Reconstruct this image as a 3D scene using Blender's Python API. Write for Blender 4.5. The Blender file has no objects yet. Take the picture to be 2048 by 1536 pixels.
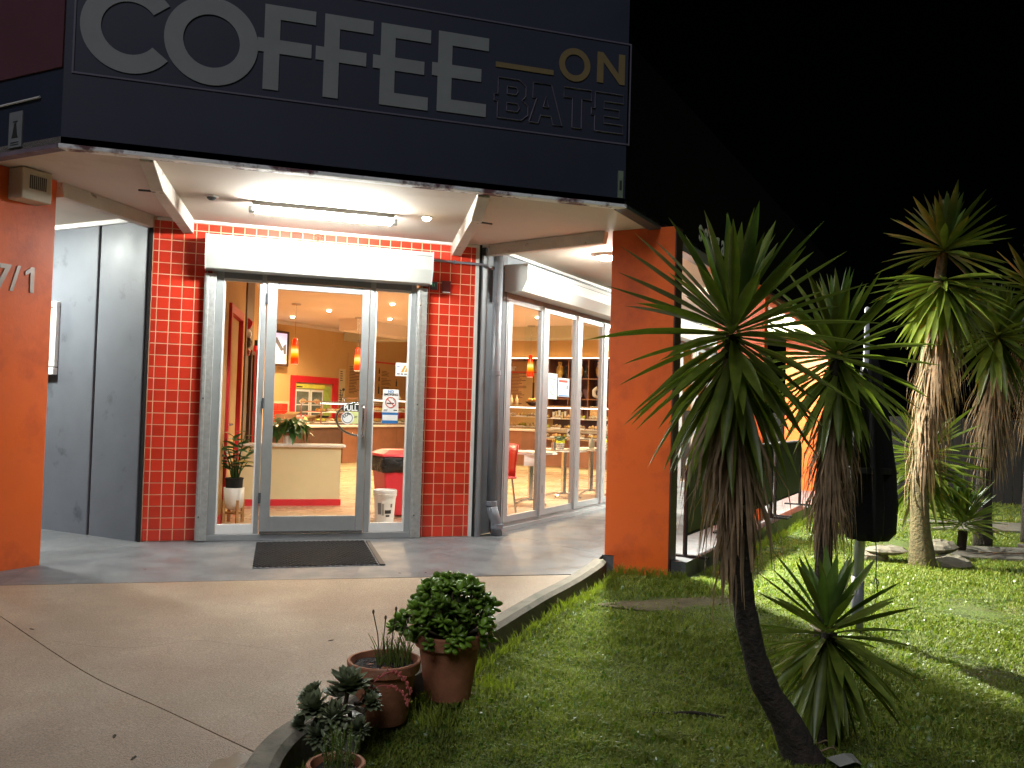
import bpy, math, random
import numpy as np
from mathutils import Vector, Matrix, Euler
PI = math.pi
rnd = random.Random(7)
S = bpy.context.scene
COL = S.collection

# ---------------------------------------------------------------- camera
cam_d = bpy.data.cameras.new("camera"); cam = bpy.data.objects.new("camera", cam_d); COL.objects.link(cam)
F_PX, YAW, PITCH, ROLL, EYE = 1726.2, math.radians(17.40), math.radians(1.729), math.radians(1.668), 1.304
fw = Vector((math.sin(YAW)*math.cos(PITCH), math.cos(YAW)*math.cos(PITCH), math.sin(PITCH)))
r0 = Vector((math.cos(YAW), -math.sin(YAW), 0)); u0 = r0.cross(fw)
rt = r0*math.cos(ROLL)+u0*math.sin(ROLL); up = -r0*math.sin(ROLL)+u0*math.cos(ROLL)
m = Matrix.Identity(4)
for i in range(3):
    m[i][0] = rt[i]; m[i][1] = up[i]; m[i][2] = -fw[i]
m[2][3] = EYE
cam.matrix_world = m
cam_d.sensor_width = 36; cam_d.lens = F_PX/2048*36; cam_d.clip_start = .05; cam_d.clip_end = 500
S.camera = cam
S.render.resolution_x, S.render.resolution_y = 1024, 768

# ---------------------------------------------------------------- world, faint night light, exposure
SUN_EL, SUN_ROT = math.radians(47), math.radians(212)
w = bpy.data.worlds.new("World"); S.world = w; w.use_nodes = True
wn = w.node_tree.nodes; bg = wn["Background"]
sky = wn.new("ShaderNodeTexSky"); sky.sky_type = 'NISHITA'; sky.sun_disc = False
sky.sun_elevation = SUN_EL; sky.sun_rotation = SUN_ROT
w.node_tree.links.new(sky.outputs[0], bg.inputs[0]); bg.inputs[1].default_value = 0.00005
sl = bpy.data.lights.new("night_fill_sun", 'SUN'); sl.energy = 0.75; sl.angle = math.radians(25); sl.color = (.90, .91, 1)  # added weak sun, stands in for dim fill from the camera side
so = bpy.data.objects.new("night_fill_sun", sl); COL.objects.link(so)
sd = Vector((-.42, -.66, .85)).normalized()
so.rotation_euler = sd.to_track_quat('Z', 'Y').to_euler()
S.view_settings.view_transform = 'Standard'; S.view_settings.look = 'None'
S.view_settings.exposure = 0.5; S.view_settings.gamma = 1; S.view_settings.use_curve_mapping = False
S.cycles.use_denoising = True
S.cycles.max_bounces = 7; S.cycles.diffuse_bounces = 4; S.cycles.glossy_bounces = 3
S.cycles.transmission_bounces = 4; S.cycles.transparent_max_bounces = 12
S.cycles.sample_clamp_indirect = 4

# ---------------------------------------------------------------- materials
def mat(name, col, rough=.6, metal=0, var=.12, vs=6, bump=0, bs=80, rvar=0, spec=.5, trans=0, rand=0, col2=None, stain=None, coat=0, dist=.01):
    m = bpy.data.materials.new(name); m.use_nodes = True
    nt = m.node_tree; N = nt.nodes; L = nt.links; b = N["Principled BSDF"]
    tc = N.new("ShaderNodeTexCoord"); co = tc.outputs["Object"]
    def mixc(fac, a, bb, mode='MIX'):
        x = N.new("ShaderNodeMix"); x.data_type = 'RGBA'; x.blend_type = mode
        for sock, v in ((x.inputs[0], fac), (x.inputs[6], a), (x.inputs[7], bb)):
            if hasattr(v, 'is_linked'): L.new(v, sock)
            elif isinstance(v, (int, float)): sock.default_value = v
            else: sock.default_value = (*v, 1)
        return x.outputs[2]
    def noise(scale, det=5, ro=.6):
        n = N.new("ShaderNodeTexNoise"); n.inputs["Scale"].default_value = scale
        n.inputs["Detail"].default_value = det; n.inputs["Roughness"].default_value = ro
        L.new(co, n.inputs["Vector"]); return n.outputs["Fac"]
    def ramp(f, a, b_, lo=0, hi=1):
        r = N.new("ShaderNodeMapRange"); L.new(f, r.inputs[0])
        r.inputs[1].default_value = a; r.inputs[2].default_value = b_; r.inputs[3].default_value = lo; r.inputs[4].default_value = hi
        return r.outputs[0]
    n1 = noise(vs)
    dark = tuple(c*(1-var) for c in col); light = tuple(min(1, c*(1+var)) for c in col)
    c = mixc(ramp(n1, .3, .7), dark, col2 if col2 else light)
    if stain:
        scol, ss, lo, hi = stain
        c = mixc(ramp(noise(ss, 6, .62), lo, hi), c, scol)
    if rand:
        oi = N.new("ShaderNodeObjectInfo")
        hs = N.new("ShaderNodeHueSaturation"); L.new(c, hs.inputs["Color"])
        L.new(ramp(oi.outputs["Random"], 0, 1, 1-rand, 1+rand), hs.inputs["Value"]); c = hs.outputs[0]
    L.new(c, b.inputs["Base Color"])
    if rvar:
        L.new(ramp(noise(vs*1.7, 3, .5), .1, .9, max(.03, rough-rvar), min(1, rough+rvar)), b.inputs["Roughness"])
    else: b.inputs["Roughness"].default_value = rough
    b.inputs["Metallic"].default_value = metal; b.inputs["Specular IOR Level"].default_value = spec
    if coat: b.inputs["Coat Weight"].default_value = coat; b.inputs["Coat Roughness"].default_value = .08
    if bump:
        bp = N.new("ShaderNodeBump"); bp.inputs["Strength"].default_value = bump; bp.inputs["Distance"].default_value = dist
        L.new(noise(bs, 4), bp.inputs["Height"]); L.new(bp.outputs[0], b.inputs["Normal"])
    if trans:
        tr = N.new("ShaderNodeBsdfTranslucent"); L.new(mixc(.5, c, (col[0]*1.6, col[1]*1.7, col[2]*.5)), tr.inputs[0])
        mx = N.new("ShaderNodeMixShader"); mx.inputs[0].default_value = trans
        L.new(b.outputs[0], mx.inputs[1]); L.new(tr.outputs[0], mx.inputs[2])
        L.new(mx.outputs[0], N["Material Output"].inputs[0])
    return m
def emis(name, col, st, base=(.8, .8, .8)):
    m = bpy.data.materials.new(name); m.use_nodes = True; b = m.node_tree.nodes["Principled BSDF"]
    b.inputs["Base Color"].default_value = (*base, 1); b.inputs["Emission Color"].default_value = (*col, 1); b.inputs["Emission Strength"].default_value = st
    return m
def glassm(name, tint=(.97, .98, .97), refl=1.0):
    m = bpy.data.materials.new(name); m.use_nodes = True; nt = m.node_tree; N = nt.nodes; L = nt.links
    for n in list(N):
        if n.type != 'OUTPUT_MATERIAL': N.remove(n)
    t = N.new("ShaderNodeBsdfTransparent"); t.inputs[0].default_value = (*tint, 1)
    g = N.new("ShaderNodeBsdfGlossy"); g.inputs["Roughness"].default_value = .015
    fr = N.new("ShaderNodeFresnel"); ge = N.new("ShaderNodeNewGeometry"); ma = N.new("ShaderNodeMath"); ma.operation = 'MULTIPLY_ADD'
    ma.inputs[1].default_value = 1/1.45-1.45; ma.inputs[2].default_value = 1.45; L.new(ge.outputs["Backfacing"], ma.inputs[0]); L.new(ma.outputs[0], fr.inputs[0])
    ml = N.new("ShaderNodeMath"); ml.operation = 'MULTIPLY'; ml.inputs[1].default_value = refl; L.new(fr.outputs[0], ml.inputs[0])
    mx = N.new("ShaderNodeMixShader"); L.new(ml.outputs[0], mx.inputs[0]); L.new(t.outputs[0], mx.inputs[1]); L.new(g.outputs[0], mx.inputs[2])
    L.new(mx.outputs[0], N["Material Output"].inputs[0])
    return m
def pendm():
    m = mat("pendant_glass", (.85, .02, .01), .15, var=0); N = m.node_tree.nodes; L = m.node_tree.links; b = N["Principled BSDF"]
    tc = N.new("ShaderNodeTexCoord"); sp = N.new("ShaderNodeSeparateXYZ"); L.new(tc.outputs["Generated"], sp.inputs[0])
    cr = N.new("ShaderNodeValToRGB"); L.new(sp.outputs[2], cr.inputs[0]); e = cr.color_ramp.elements
    e[0].position = 0; e[0].color = (.9, .01, 0, 1); e[1].position = 1; e[1].color = (.75, .008, 0, 1)
    for p_, c_ in ((.22, (1, .03, 0, 1)), (.38, (1, .45, 0, 1)), (.52, (1, .85, .3, 1)), (.62, (1, .25, .01, 1)), (.74, (.9, .02, 0, 1))):
        k = e.new(p_); k.color = c_
    L.new(cr.outputs[0], b.inputs["Emission Color"]); b.inputs["Emission Strength"].default_value = 1.1
    return m
M = dict(
    tile=mat("red_glazed_tile", (.60, .042, .020), .18, var=.08, vs=3, rand=.16, bump=.04, bs=14),
    grout=mat("peach_grout", (.80, .48, .30), .9, bump=.3, bs=200),
    grey=mat("grey_render_paint", (.115, .125, .145), .5, var=.10, vs=2.2, bump=.10, bs=35, stain=((.055, .06, .07), 3.2, .60, .72), rvar=.12),
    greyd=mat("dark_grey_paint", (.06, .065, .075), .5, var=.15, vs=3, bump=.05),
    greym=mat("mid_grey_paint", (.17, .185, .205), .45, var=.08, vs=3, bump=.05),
    black=mat("black_joint", (.006, .006, .007), .8, var=.2),
    soffit=mat("cream_soffit_board", (.60, .52, .44), .8, var=.05, vs=1.2, bump=.08, bs=10, stain=((.46, .38, .30), 1.1, .58, .8)),
    beam=mat("weathered_white_beam", (.60, .55, .48), .7, var=.10, vs=5, bump=.25, bs=60, stain=((.26, .22, .18), 9, .62, .70)),
    trimw=mat("white_gloss_trim", (.74, .74, .72), .45, var=.06, vs=6, bump=.1, bs=40),
    peel=mat("peeling_white_edge", (.82, .82, .84), .7, var=.1, vs=8, bump=.3, bs=40, stain=((.13, .05, .06), 3.2, .52, .60)),
    navy=mat("navy_fascia_paint", (.014, .018, .040), .6, var=.12, vs=1.3, bump=.06, bs=30, rvar=.1),
    maroon=mat("maroon_cladding", (.085, .028, .04), .6, var=.15, vs=2, bump=.1),
    signw=mat("sign_white_vinyl", (.20, .215, .22), .5, var=.08, vs=4),
    signy=mat("sign_yellow_vinyl", (.17, .125, .055), .5, var=.08, vs=4),
    signo=mat("sign_outline_vinyl", (.10, .09, .13), .5, var=.05),
    orange=mat("orange_render_paint", (.70, .115, .016), .42, var=.05, vs=1.6, bump=.10, bs=22, rvar=.1, stain=((.52, .080, .016), 2.2, .50, .66)),
    orange_shade=mat("pier_end_shade", (.035, .012, .010), .6, var=.2),  # near-black shade tone for the unlit end of the orange pier
    alu=mat("anodised_aluminium", (.42, .44, .45), .34, .55, var=.05, vs=14, bump=.05, bs=90, rvar=.06),
    galv=mat("galvanised_rail", (.50, .51, .50), .42, .6, var=.16, vs=24, bump=.12, bs=70, rvar=.12),
    shutter=mat("shutter_box_enamel", (.43, .44, .42), .4, var=.04, vs=4, bump=.04, bs=20),
    steel=mat("brushed_steel", (.55, .55, .55), .22, .95, var=.05, vs=20),
    slab=mat("painted_grey_concrete", (.108, .110, .114), .42, var=.18, vs=2.3, bump=.35, bs=95, rvar=.24, stain=((.070, .072, .078), 1.1, .40, .80), dist=.004),
    plinth=mat("slab_edge_concrete", (.16, .16, .16), .85, bump=.4, bs=60),
    floor=mat("beige_floor_vinyl", (.46, .33, .21), .28, var=.10, vs=1.1, rvar=.1),
    rubber=mat("black_rubber", (.018, .018, .02), .55, var=.2, bump=.1),
    tan=mat("tan_wall_paint", (.56, .35, .14), .75, var=.05, vs=2, bump=.05, bs=40),
    tanl=mat("cream_wall_paint", (.62, .52, .30), .75, var=.05, vs=2, bump=.05, bs=40),
    ceil=mat("ceiling_paint", (.66, .56, .48), .8, var=.03, vs=2),
    redp=mat("red_joinery_paint", (.60, .02, .03), .4, var=.06),
    brown=mat("brown_laminate", (.20, .085, .045), .4, var=.14, vs=3, col2=(.25, .11, .06)),
    brownd=mat("dark_timber", (.07, .035, .022), .5, var=.2, vs=8),
    bench=mat("white_stone_top", (.66, .62, .55), .25, var=.08, vs=9),
    white=mat("white_plastic", (.75, .75, .73), .35, var=.04),
    paper=mat("white_print", (.80, .80, .78), .6, var=.02),
    ink=mat("black_print", (.02, .02, .02), .6, var=.1),
    inkb=mat("blue_print", (.03, .17, .45), .5, var=.05),
    inkr=mat("red_print", (.62, .06, .03), .5, var=.05),
    inko=mat("orange_print", (.75, .30, .05), .5, var=.05),
    yell=mat("pale_yellow_print", (.72, .74, .30), .5, var=.05),
    board=mat("tan_menu_board", (.55, .34, .15), .6, var=.04),
    terra=mat("terracotta", (.33, .125, .060), .8, var=.16, vs=14, bump=.3, bs=90, stain=((.42, .26, .19), 7, .60, .75)),
    potw=mat("pale_glazed_pot", (.30, .30, .26), .4, var=.1, vs=9, bump=.1),
    soil=mat("dark_potting_soil", (.035, .028, .024), .95, var=.5, vs=60, bump=1, bs=70, dist=.02),
    jade=mat("jade_leaf", (.19, .33, .035), .32, var=.25, vs=30, trans=.22, rand=.35),
    stem=mat("brown_stem", (.07, .055, .03), .8, var=.25, vs=40, bump=.4),
    eche=mat("echeveria_leaf", (.12, .165, .085), .42, var=.25, vs=30, rand=.25, col2=(.20, .23, .12)),
    pinkst=mat("pink_flower_stem", (.50, .12, .10), .5, var=.2, vs=40),
    reed=mat("fine_green_stem", (.12, .22, .035), .5, var=.3, vs=30, trans=.35, col2=(.22, .27, .06)),
    yleaf=mat("yucca_leaf", (.115, .175, .022), .40, var=.30, vs=5, trans=.32, rand=.30, col2=(.20, .25, .04)),
    yleafl=mat("yucca_leaf_pale", (.085, .165, .030), .40, var=.25, vs=5, trans=.32, rand=.25, col2=(.15, .22, .055)),
    ydead=mat("dry_yucca_leaf", (.24, .155, .085), .8, var=.35, vs=14, trans=.2, col2=(.36, .25, .145)),
    bark=mat("yucca_bark", (.035, .026, .018), .9, var=.4, vs=26, bump=1, bs=45, dist=.02),
    barkm=mat("mossy_bark", (.115, .095, .042), .9, var=.4, vs=20, bump=1, bs=40, dist=.02),
    turf=mat("turf_soil", (.075, .11, .014), .95, var=.5, vs=5, bump=.8, bs=50, stain=((.17, .14, .06), 1.6, .58, .74), dist=.02),
    leafp=mat("house_plant_leaf", (.045, .13, .035), .35, var=.2, vs=20, trans=.15, rand=.25),
    leafy=mat("yellowing_leaf", (.45, .42, .06), .4, var=.1, trans=.2),
    pvc=mat("grey_pvc_pipe", (.17, .18, .20), .35, var=.08, vs=8),
    pole=mat("light_grey_pole", (.40, .42, .44), .4, var=.1, vs=12),
    cloth=mat("black_canvas", (.004, .004, .0045), .95, var=.3, vs=10, bump=.2),
    screenm=mat("dark_barrier_mesh", (.018, .024, .018), .6, var=.15, vs=3),
    rock=mat("pale_rock", (.20, .18, .13), .85, var=.25, vs=9, bump=.6, bs=20, dist=.03),
    timber=mat("weathered_paver", (.13, .12, .095), .8, var=.25, vs=8, bump=.4),
    fence=mat("dark_fence_board", (.014, .013, .012), .85, var=.3, vs=6),
    redpl=mat("red_plastic", (.66, .035, .05), .35, var=.04),
    bag=mat("black_bin_bag", (.012, .012, .014), .25, var=.3, bump=1, bs=14, dist=.05),
    tray=mat("food_tray", (.55, .42, .24), .5, var=.35, vs=30, stain=((.35, .08, .03), 22, .55, .62), bump=1, bs=30, dist=.03),
    gold=mat("gold_foil", (.65, .42, .12), .3, .7, var=.3, vs=20, bump=1, bs=24, dist=.04),
    cookie=mat("biscuit_jar_fill", (.62, .38, .16), .6, var=.35, vs=26),
    wood=mat("pine_stand", (.48, .26, .09), .5, var=.12, vs=14),
    glass=glassm("clear_glass"), glassc=glassm("case_glass", (.95, .96, .95), .8),
    tube=emis("fluorescent_tube", (.97, 1, .95), 255), globe=emis("globe_diffuser", (.95, 1, .93), 1100), globe2=emis("strong_globe_diffuser", (.98, 1, .88), 3600),
    down=emis("downlight_lens", (1, .80, .52), 60), downo=emis("outdoor_downlight_lens", (1, .78, .50), 45),
    strip=emis("case_light_strip", (1, .93, .80), 4.5), warmstrip=emis("shelf_top_light_strip", (1, .66, .32), 9),
    tv=emis("tv_picture", (.45, .42, .85), .6), tvo=emis("tv_orange_band", (1, .30, .08), .6), tvw=emis("tv_white_band", (1, 1, 1), .65),
    pend=pendm(),
)
# driveway: tan exposed concrete, damp patches
M['drive'] = mat("tan_driveway_concrete", (.285, .212, .135), .35, var=.16, vs=1.3, col2=(.34, .262, .185), bump=.9, bs=150, rvar=.10, stain=((.21, .140, .088), 1.0, .40, .68), dist=.006)
def speckle(m, amt=.22, sc=420):
    nt = m.node_tree; N = nt.nodes; L = nt.links; b = N["Principled BSDF"]; src = b.inputs["Base Color"].links[0].from_socket
    tc = N.new("ShaderNodeTexCoord"); n = N.new("ShaderNodeTexNoise"); n.inputs["Scale"].default_value = sc; n.inputs["Detail"].default_value = 2; L.new(tc.outputs["Object"], n.inputs["Vector"])
    r = N.new("ShaderNodeMapRange"); L.new(n.outputs["Fac"], r.inputs[0]); r.inputs[1].default_value = .3; r.inputs[2].default_value = .7; r.inputs[3].default_value = 1-amt; r.inputs[4].default_value = 1+amt
    h = N.new("ShaderNodeHueSaturation"); L.new(src, h.inputs["Color"]); L.new(r.outputs[0], h.inputs["Value"]); L.new(h.outputs[0], b.inputs["Base Color"])
speckle(M['drive'], .35, 110); speckle(M['slab'], .16, 90)
M['kerb'] = mat("kerb_concrete", (.155, .135, .10), .8, var=.25, vs=7, bump=.5, bs=70, stain=((.07, .08, .05), 6, .55, .68))

# ---------------------------------------------------------------- mesh helpers
class MB:
    def __init__(s): s.v = []; s.f = []
    def add(s, vs, fs, mx=None):
        o = len(s.v)
        for v in vs:
            v = Vector(v)
            if mx is not None: v = mx @ v
            s.v.append(tuple(v))
        s.f += [tuple(i+o for i in f) for f in fs]; return s
    def box(s, x0, x1, y0, y1, z0, z1, mx=None):
        return s.add([(x0,y0,z0),(x1,y0,z0),(x1,y1,z0),(x0,y1,z0),(x0,y0,z1),(x1,y0,z1),(x1,y1,z1),(x0,y1,z1)],
                     [(0,3,2,1),(4,5,6,7),(0,1,5,4),(1,2,6,5),(2,3,7,6),(3,0,4,7)], mx)
    def prism(s, poly, a0, a1, axis='z', mx=None):
        n = len(poly); f = {'z': lambda p, a: (p[0], p[1], a), 'y': lambda p, a: (p[0], a, p[1]), 'x': lambda p, a: (a, p[0], p[1])}[axis]
        vs = [f(p, a0) for p in poly]+[f(p, a1) for p in poly]
        fs = [tuple(range(n)), tuple(range(2*n-1, n-1, -1))]+[(i, (i+1) % n, n+(i+1) % n, n+i) for i in range(n)]
        return s.add(vs, fs, mx)
    def tube(s, pts, r, n=8, cap=True, mx=None):
        P = [Vector(p) for p in pts]; rs = r if isinstance(r, (list, tuple)) else [r]*len(P)
        vs = []; fs = []; ref = None
        for i, p in enumerate(P):
            t = (P[min(i+1, len(P)-1)]-P[max(i-1, 0)]).normalized()
            if ref is None: ref = Vector((0, 0, 1)) if abs(t.z) < .9 else Vector((1, 0, 0))
            a = (ref-t*ref.dot(t)).normalized(); ref = a; b = t.cross(a)
            for k in range(n):
                q = 2*PI*k/n; vs.append(p+(a*math.cos(q)+b*math.sin(q))*rs[i])
        for i in range(len(P)-1):
            for k in range(n): fs.append((i*n+k, i*n+(k+1) % n, (i+1)*n+(k+1) % n, (i+1)*n+k))
        if cap: fs += [tuple(range(n-1, -1, -1)), tuple(range((len(P)-1)*n, len(P)*n))]
        return s.add(vs, fs, mx)
    def lathe(s, prof, c=(0, 0, 0), n=28, mx=None, wob=None):
        vs = []; fs = []
        for i, (r, z) in enumerate(prof):
            for k in range(n):
                q = 2*PI*k/n; rr = r*(wob(q, z) if wob else 1)
                vs.append((c[0]+rr*math.cos(q), c[1]+rr*math.sin(q), c[2]+z))
        for i in range(len(prof)-1):
            for k in range(n): fs.append((i*n+k, i*n+(k+1) % n, (i+1)*n+(k+1) % n, (i+1)*n+k))
        if prof[0][0] > 1e-4: fs.append(tuple(range(n-1, -1, -1)))
        if prof[-1][0] > 1e-4: fs.append(tuple(range((len(prof)-1)*n, len(prof)*n)))
        return s.add(vs, fs, mx)
    def ellip(s, c, r, n=10, k=6, mx=None, jit=0):
        vs = []; fs = []
        for i in range(k+1):
            a = PI*i/k
            for j in range(n):
                q = 2*PI*j/n; g = 1+rnd.uniform(-jit, jit)
                vs.append((c[0]+r[0]*math.sin(a)*math.cos(q)*g, c[1]+r[1]*math.sin(a)*math.sin(q)*g, c[2]+r[2]*math.cos(a)*g))
        for i in range(k):
            for j in range(n): fs.append((i*n+j, i*n+(j+1) % n, (i+1)*n+(j+1) % n, (i+1)*n+j))
        return s.add(vs, fs, mx)
    def mesh(s, name, mt, smooth=False):
        me = bpy.data.meshes.new(name); me.from_pydata(s.v, [], s.f); me.update()
        if mt: me.materials.append(mt)
        if smooth:
            for p in me.polygons: p.use_smooth = True
        return me
def put(name, me, parent=None, loc=None, rot=None, sc=None, label=None):
    o = bpy.data.objects.new(name, me); COL.objects.link(o)
    if parent is not None: o.parent = parent
    if loc is not None: o.location = loc
    if rot is not None: o.rotation_euler = rot
    if sc is not None: o.scale = sc
    if label: o['label'] = label
    return o
def obj(name, mb, mt, parent=None, smooth=False, bevel=0, **k):
    o = put(name, mb.mesh(name, M[mt] if isinstance(mt, str) else mt, smooth), parent, **k)
    if bevel:
        b = o.modifiers.new("b", 'BEVEL'); b.width = bevel; b.segments = 2; b.limit_method = 'ANGLE'
    return o
def thing(name, label, cat, loc=(0, 0, 0), rz=0, group=None):
    o = bpy.data.objects.new(name, None); COL.objects.link(o); o.location = loc; o.rotation_euler = (0, 0, rz)
    o['label'] = label; o['category'] = cat
    if group: o['group'] = group
    return o
def tag(o, label, cat, group=None):
    o['label'] = label; o['category'] = cat
    if group: o['group'] = group
    return o
def struct(name, mb, mt, parent=None, **k):
    o = obj(name, mb, mt, parent, **k)
    if parent is None: o['kind'] = 'structure'
    return o
def dup(root, loc, rz, label=None, group=None, sc=None):
    r = root.copy(); COL.objects.link(r); r.location = loc; r.rotation_euler = (0, 0, rz)
    if sc: r.scale = (sc,)*3
    if label: r['label'] = label
    if group: r['group'] = group
    for ch in list(root.children):
        c = ch.copy(); COL.objects.link(c); c.parent = r
        for g in list(ch.children):
            d = g.copy(); COL.objects.link(d); d.parent = c
    return r
def txt(name, body, size, mt, parent, loc, rot=(PI/2, 0, 0), ext=.002, bold=0, sx=1, align='LEFT'):
    cu = bpy.data.curves.new(name, 'FONT'); cu.body = body; cu.size = size; cu.extrude = ext; cu.offset = bold; cu.align_x = align
    cu.resolution_u = 3; cu.materials.append(M[mt])
    to = bpy.data.objects.new("t", cu); COL.objects.link(to); bpy.context.view_layer.update()
    me = bpy.data.meshes.new_from_object(to.evaluated_get(bpy.context.evaluated_depsgraph_get())); bpy.data.objects.remove(to)
    if not me.materials: me.materials.append(M[mt])
    o = bpy.data.objects.new(name, me); COL.objects.link(o); o.parent = parent; o.location = loc; o.rotation_euler = rot; o.scale = (sx, 1, 1)
    return o

# ---------------------------------------------------------------- layout constants
A = math.radians(44.14); c_, s_ = math.cos(A), math.sin(A)
Rd = Vector((c_, s_, 0)); Rn = Vector((s_, -c_, 0)); Ld = Vector((-c_, s_, 0)); Ln = Vector((-s_, -c_, 0))
DY, H = 8.6, 3.0
P1 = Vector((-.83, DY, 0)); P2 = Vector((2.38, DY, 0))
cL = Vector((-1.224, 6.43, 0)); cR = Vector((2.937, 6.43, 0))
FR = Vector((4.52, 22.0, 0)); PA_END = Vector((10.37, 16.34, 0)); PB_END = Vector((-5.09, 12.7, 0))
G = lambda x, y: min(0, -.038*(6.6-y))
def lawn_z(x, y):
    return -.11+min(0, -.038*(6.6-y))-.012*max(0, y-6.6)+.018*math.sin(x*1.3+.4)*math.sin(y*1.1)+.01*math.sin(x*3.1+y*2.3)
def xy(v): return (v[0], v[1])

# ---------------------------------------------------------------- ground
def grid_sheet(name, x0, x1, nx, y0, y1, ny, fn, mt):
    b = MB(); vs = [(x0+(x1-x0)*i/nx, y0+(y1-y0)*j/ny) for j in range(ny+1) for i in range(nx+1)]
    b.add([(x, y, fn(x, y)) for x, y in vs], [(j*(nx+1)+i, j*(nx+1)+i+1, (j+1)*(nx+1)+i+1, (j+1)*(nx+1)+i) for j in range(ny) for i in range(nx)])
    return struct(name, b, mt, smooth=True)
def far_z(x, y): return lawn_z(x, y) if -10 < y < 26 and -10 < x < 26 else -.11+min(0, -.038*(6.6-max(y, -10)))-.012*min(20, max(0, y-6.6))
grid_sheet("ground", -110, 120, 230, -60, 150, 210, lambda x, y: far_z(x, y)-.02, 'turf')

kerb_line = [(3.12, 7.02), (2.98, 6.80), (2.72, 6.46), (2.45, 6.15), (2.166, 5.85), (1.88, 5.52), (1.60, 5.19), (1.35, 4.90), (1.05, 4.58), (.75, 4.28), (.50, 4.02), (.30, 3.80), (.19, 3.50), (.16, 3.1), (.16, 2.2), (.16, 0), (.16, -4)]
KW = .13
def smooth2(P, n=4):
    out = []
    for i in range(len(P)-1):
        p0, p1, p2, p3 = (Vector(P[max(i-1, 0)]), Vector(P[i]), Vector(P[i+1]), Vector(P[min(i+2, len(P)-1)]))
        for k in range(n):
            t = k/n; q = .5*((2*p1)+(-p0+p2)*t+(2*p0-5*p1+4*p2-p3)*t*t+(-p0+3*p1-3*p2+p3)*t**3); out.append((q.x, q.y))
    return out+[tuple(P[-1])]
kerb_line = smooth2(kerb_line)
def offs(line, d):
    out = []
    for i, p in enumerate(line):
        a = Vector(line[max(i-1, 0)]); b = Vector(line[min(i+1, len(line)-1)]); t = (b-a).normalized(); out.append((p[0]-t.y*(-d)*-1, p[1]+t.x*(-d)*-1) if False else (p[0]+t.y*d, p[1]-t.x*d))
    return out
kin = offs(kerb_line, KW)      # driveway side
kb = MB(); nk = len(kerb_line); vs = []
for (ax, ay), (bx, by) in zip(kin, kerb_line):
    g = G(ax, ay)
    vs += [(ax, ay, g+.004), (ax*.85+bx*.15, ay*.85+by*.15, g+.016), (ax*.25+bx*.75, ay*.25+by*.75, g+.016), (bx, by, g-.006), (bx, by, g-.24), (ax, ay, g-.24)]
kb.add(vs, [(i*6+k, i*6+(k+1) % 6, (i+1)*6+(k+1) % 6, (i+1)*6+k) for i in range(nk-1) for k in range(6)]+[(5, 4, 3, 2, 1, 0)])
struct("kerb", kb, 'kerb')
# driveway in two pours with the open joint between
joint = [(-1.62, 6.42), (-1.337, 5.917), (-.693, 4.789), (-.274, 4.206), (.03, 3.70)]
slab_front = [(-9, 7.12), (-1.53, 6.742), (.542, 6.626), (2.60, 6.505)]
def sheet(name, poly, mt, dz=0, th=.12):
    b = MB(); n = len(poly)
    b.add([(x, y, G(x, y)+dz) for x, y in poly]+[(x, y, G(x, y)+dz-th) for x, y in poly],
          [tuple(range(n))]+[(i, n+i, n+(i+1) % n, (i+1) % n) for i in range(n)])
    return struct(name, b, mt)
kin2 = [(x, y) for x, y in kin]; kx0 = float(np.interp(3.68, [q[1] for q in kin2][::-1], [q[0] for q in kin2][::-1]))
joint = smooth2(joint[:4]+[(kx0, 3.68)], 5)[:-1]
jl = [(x-.003, y-.002) for x, y in joint]; jr = [(x+.003, y+.002) for x, y in joint]
sheet("driveway", [(-1.66, 6.735), (.542, 6.615), (2.62, 6.495)]+[q for q in kin2 if 3.70 < q[1] < 6.45]+[(kx0+.004, 3.684)]+jr[::-1]+[(-1.66, 6.5)], 'drive')
sheet("driveway", [(-9, 7.10), (-1.668, 6.735), (-1.668, 6.5)]+jl+[(kx0-.004, 3.676)]+[q for q in kin2 if q[1] < 3.65]+[(-9, -4)], 'drive')
struct("driveway_bed", MB().add([(-2.4, 7.0, -.07), (-.1, 3.2, -.20), (.1, 3.4, -.19), (-1.2, 7.0, -.07)], [(0, 1, 2, 3)]), 'black')

bs_ = MB(); bn_ = 28; bv = [(3.30, 6.02)]
for j_ in range(1, 6):
    for a_ in np.linspace(0, 2*PI, bn_+1)[:-1]: bv.append((3.30+.62*j_/5*math.cos(a_)*(1+.18*math.sin(3*a_)), 6.02+.20*j_/5*math.sin(a_)*(1+.2*math.cos(2*a_))))
bs_.add([(x, y, lawn_z(x, y)-.012) for x, y in bv], [(0, 1+k, 1+(k+1) % bn_) for k in range(bn_)]+[(1+j*bn_+k, 1+(j+1)*bn_+k, 1+(j+1)*bn_+(k+1) % bn_, 1+j*bn_+(k+1) % bn_) for j in range(4) for k in range(bn_)])
struct("bare_soil", bs_, mat("bare_soil", (.135, .115, .06), .95, var=.3, vs=9, bump=1, bs=40, dist=.02))
pu = MB(); pn_ = 22; pv = [(.0, 3.60)]
for j_ in (1, 2):
    for a_ in np.linspace(0, 2*PI, pn_+1)[:-1]:
        r_ = j_/2*(1+.25*math.sin(2*a_+1)+.15*math.sin(5*a_)); pv.append((.0+.055*r_*math.cos(a_)+.04*r_*math.sin(a_), 3.58+.11*r_*math.sin(a_)))
pu.add([(x, y, G(x, y)+.0025) for x, y in pv], [(0, 1+k, 1+(k+1) % pn_) for k in range(pn_)]+[(1+k, 1+pn_+k, 1+pn_+(k+1) % pn_, 1+(k+1) % pn_) for k in range(pn_)])
struct("puddle", pu, mat("wet_concrete", (.20, .15, .095), .10, var=.1, bump=.25, bs=40, dist=.004))
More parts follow.
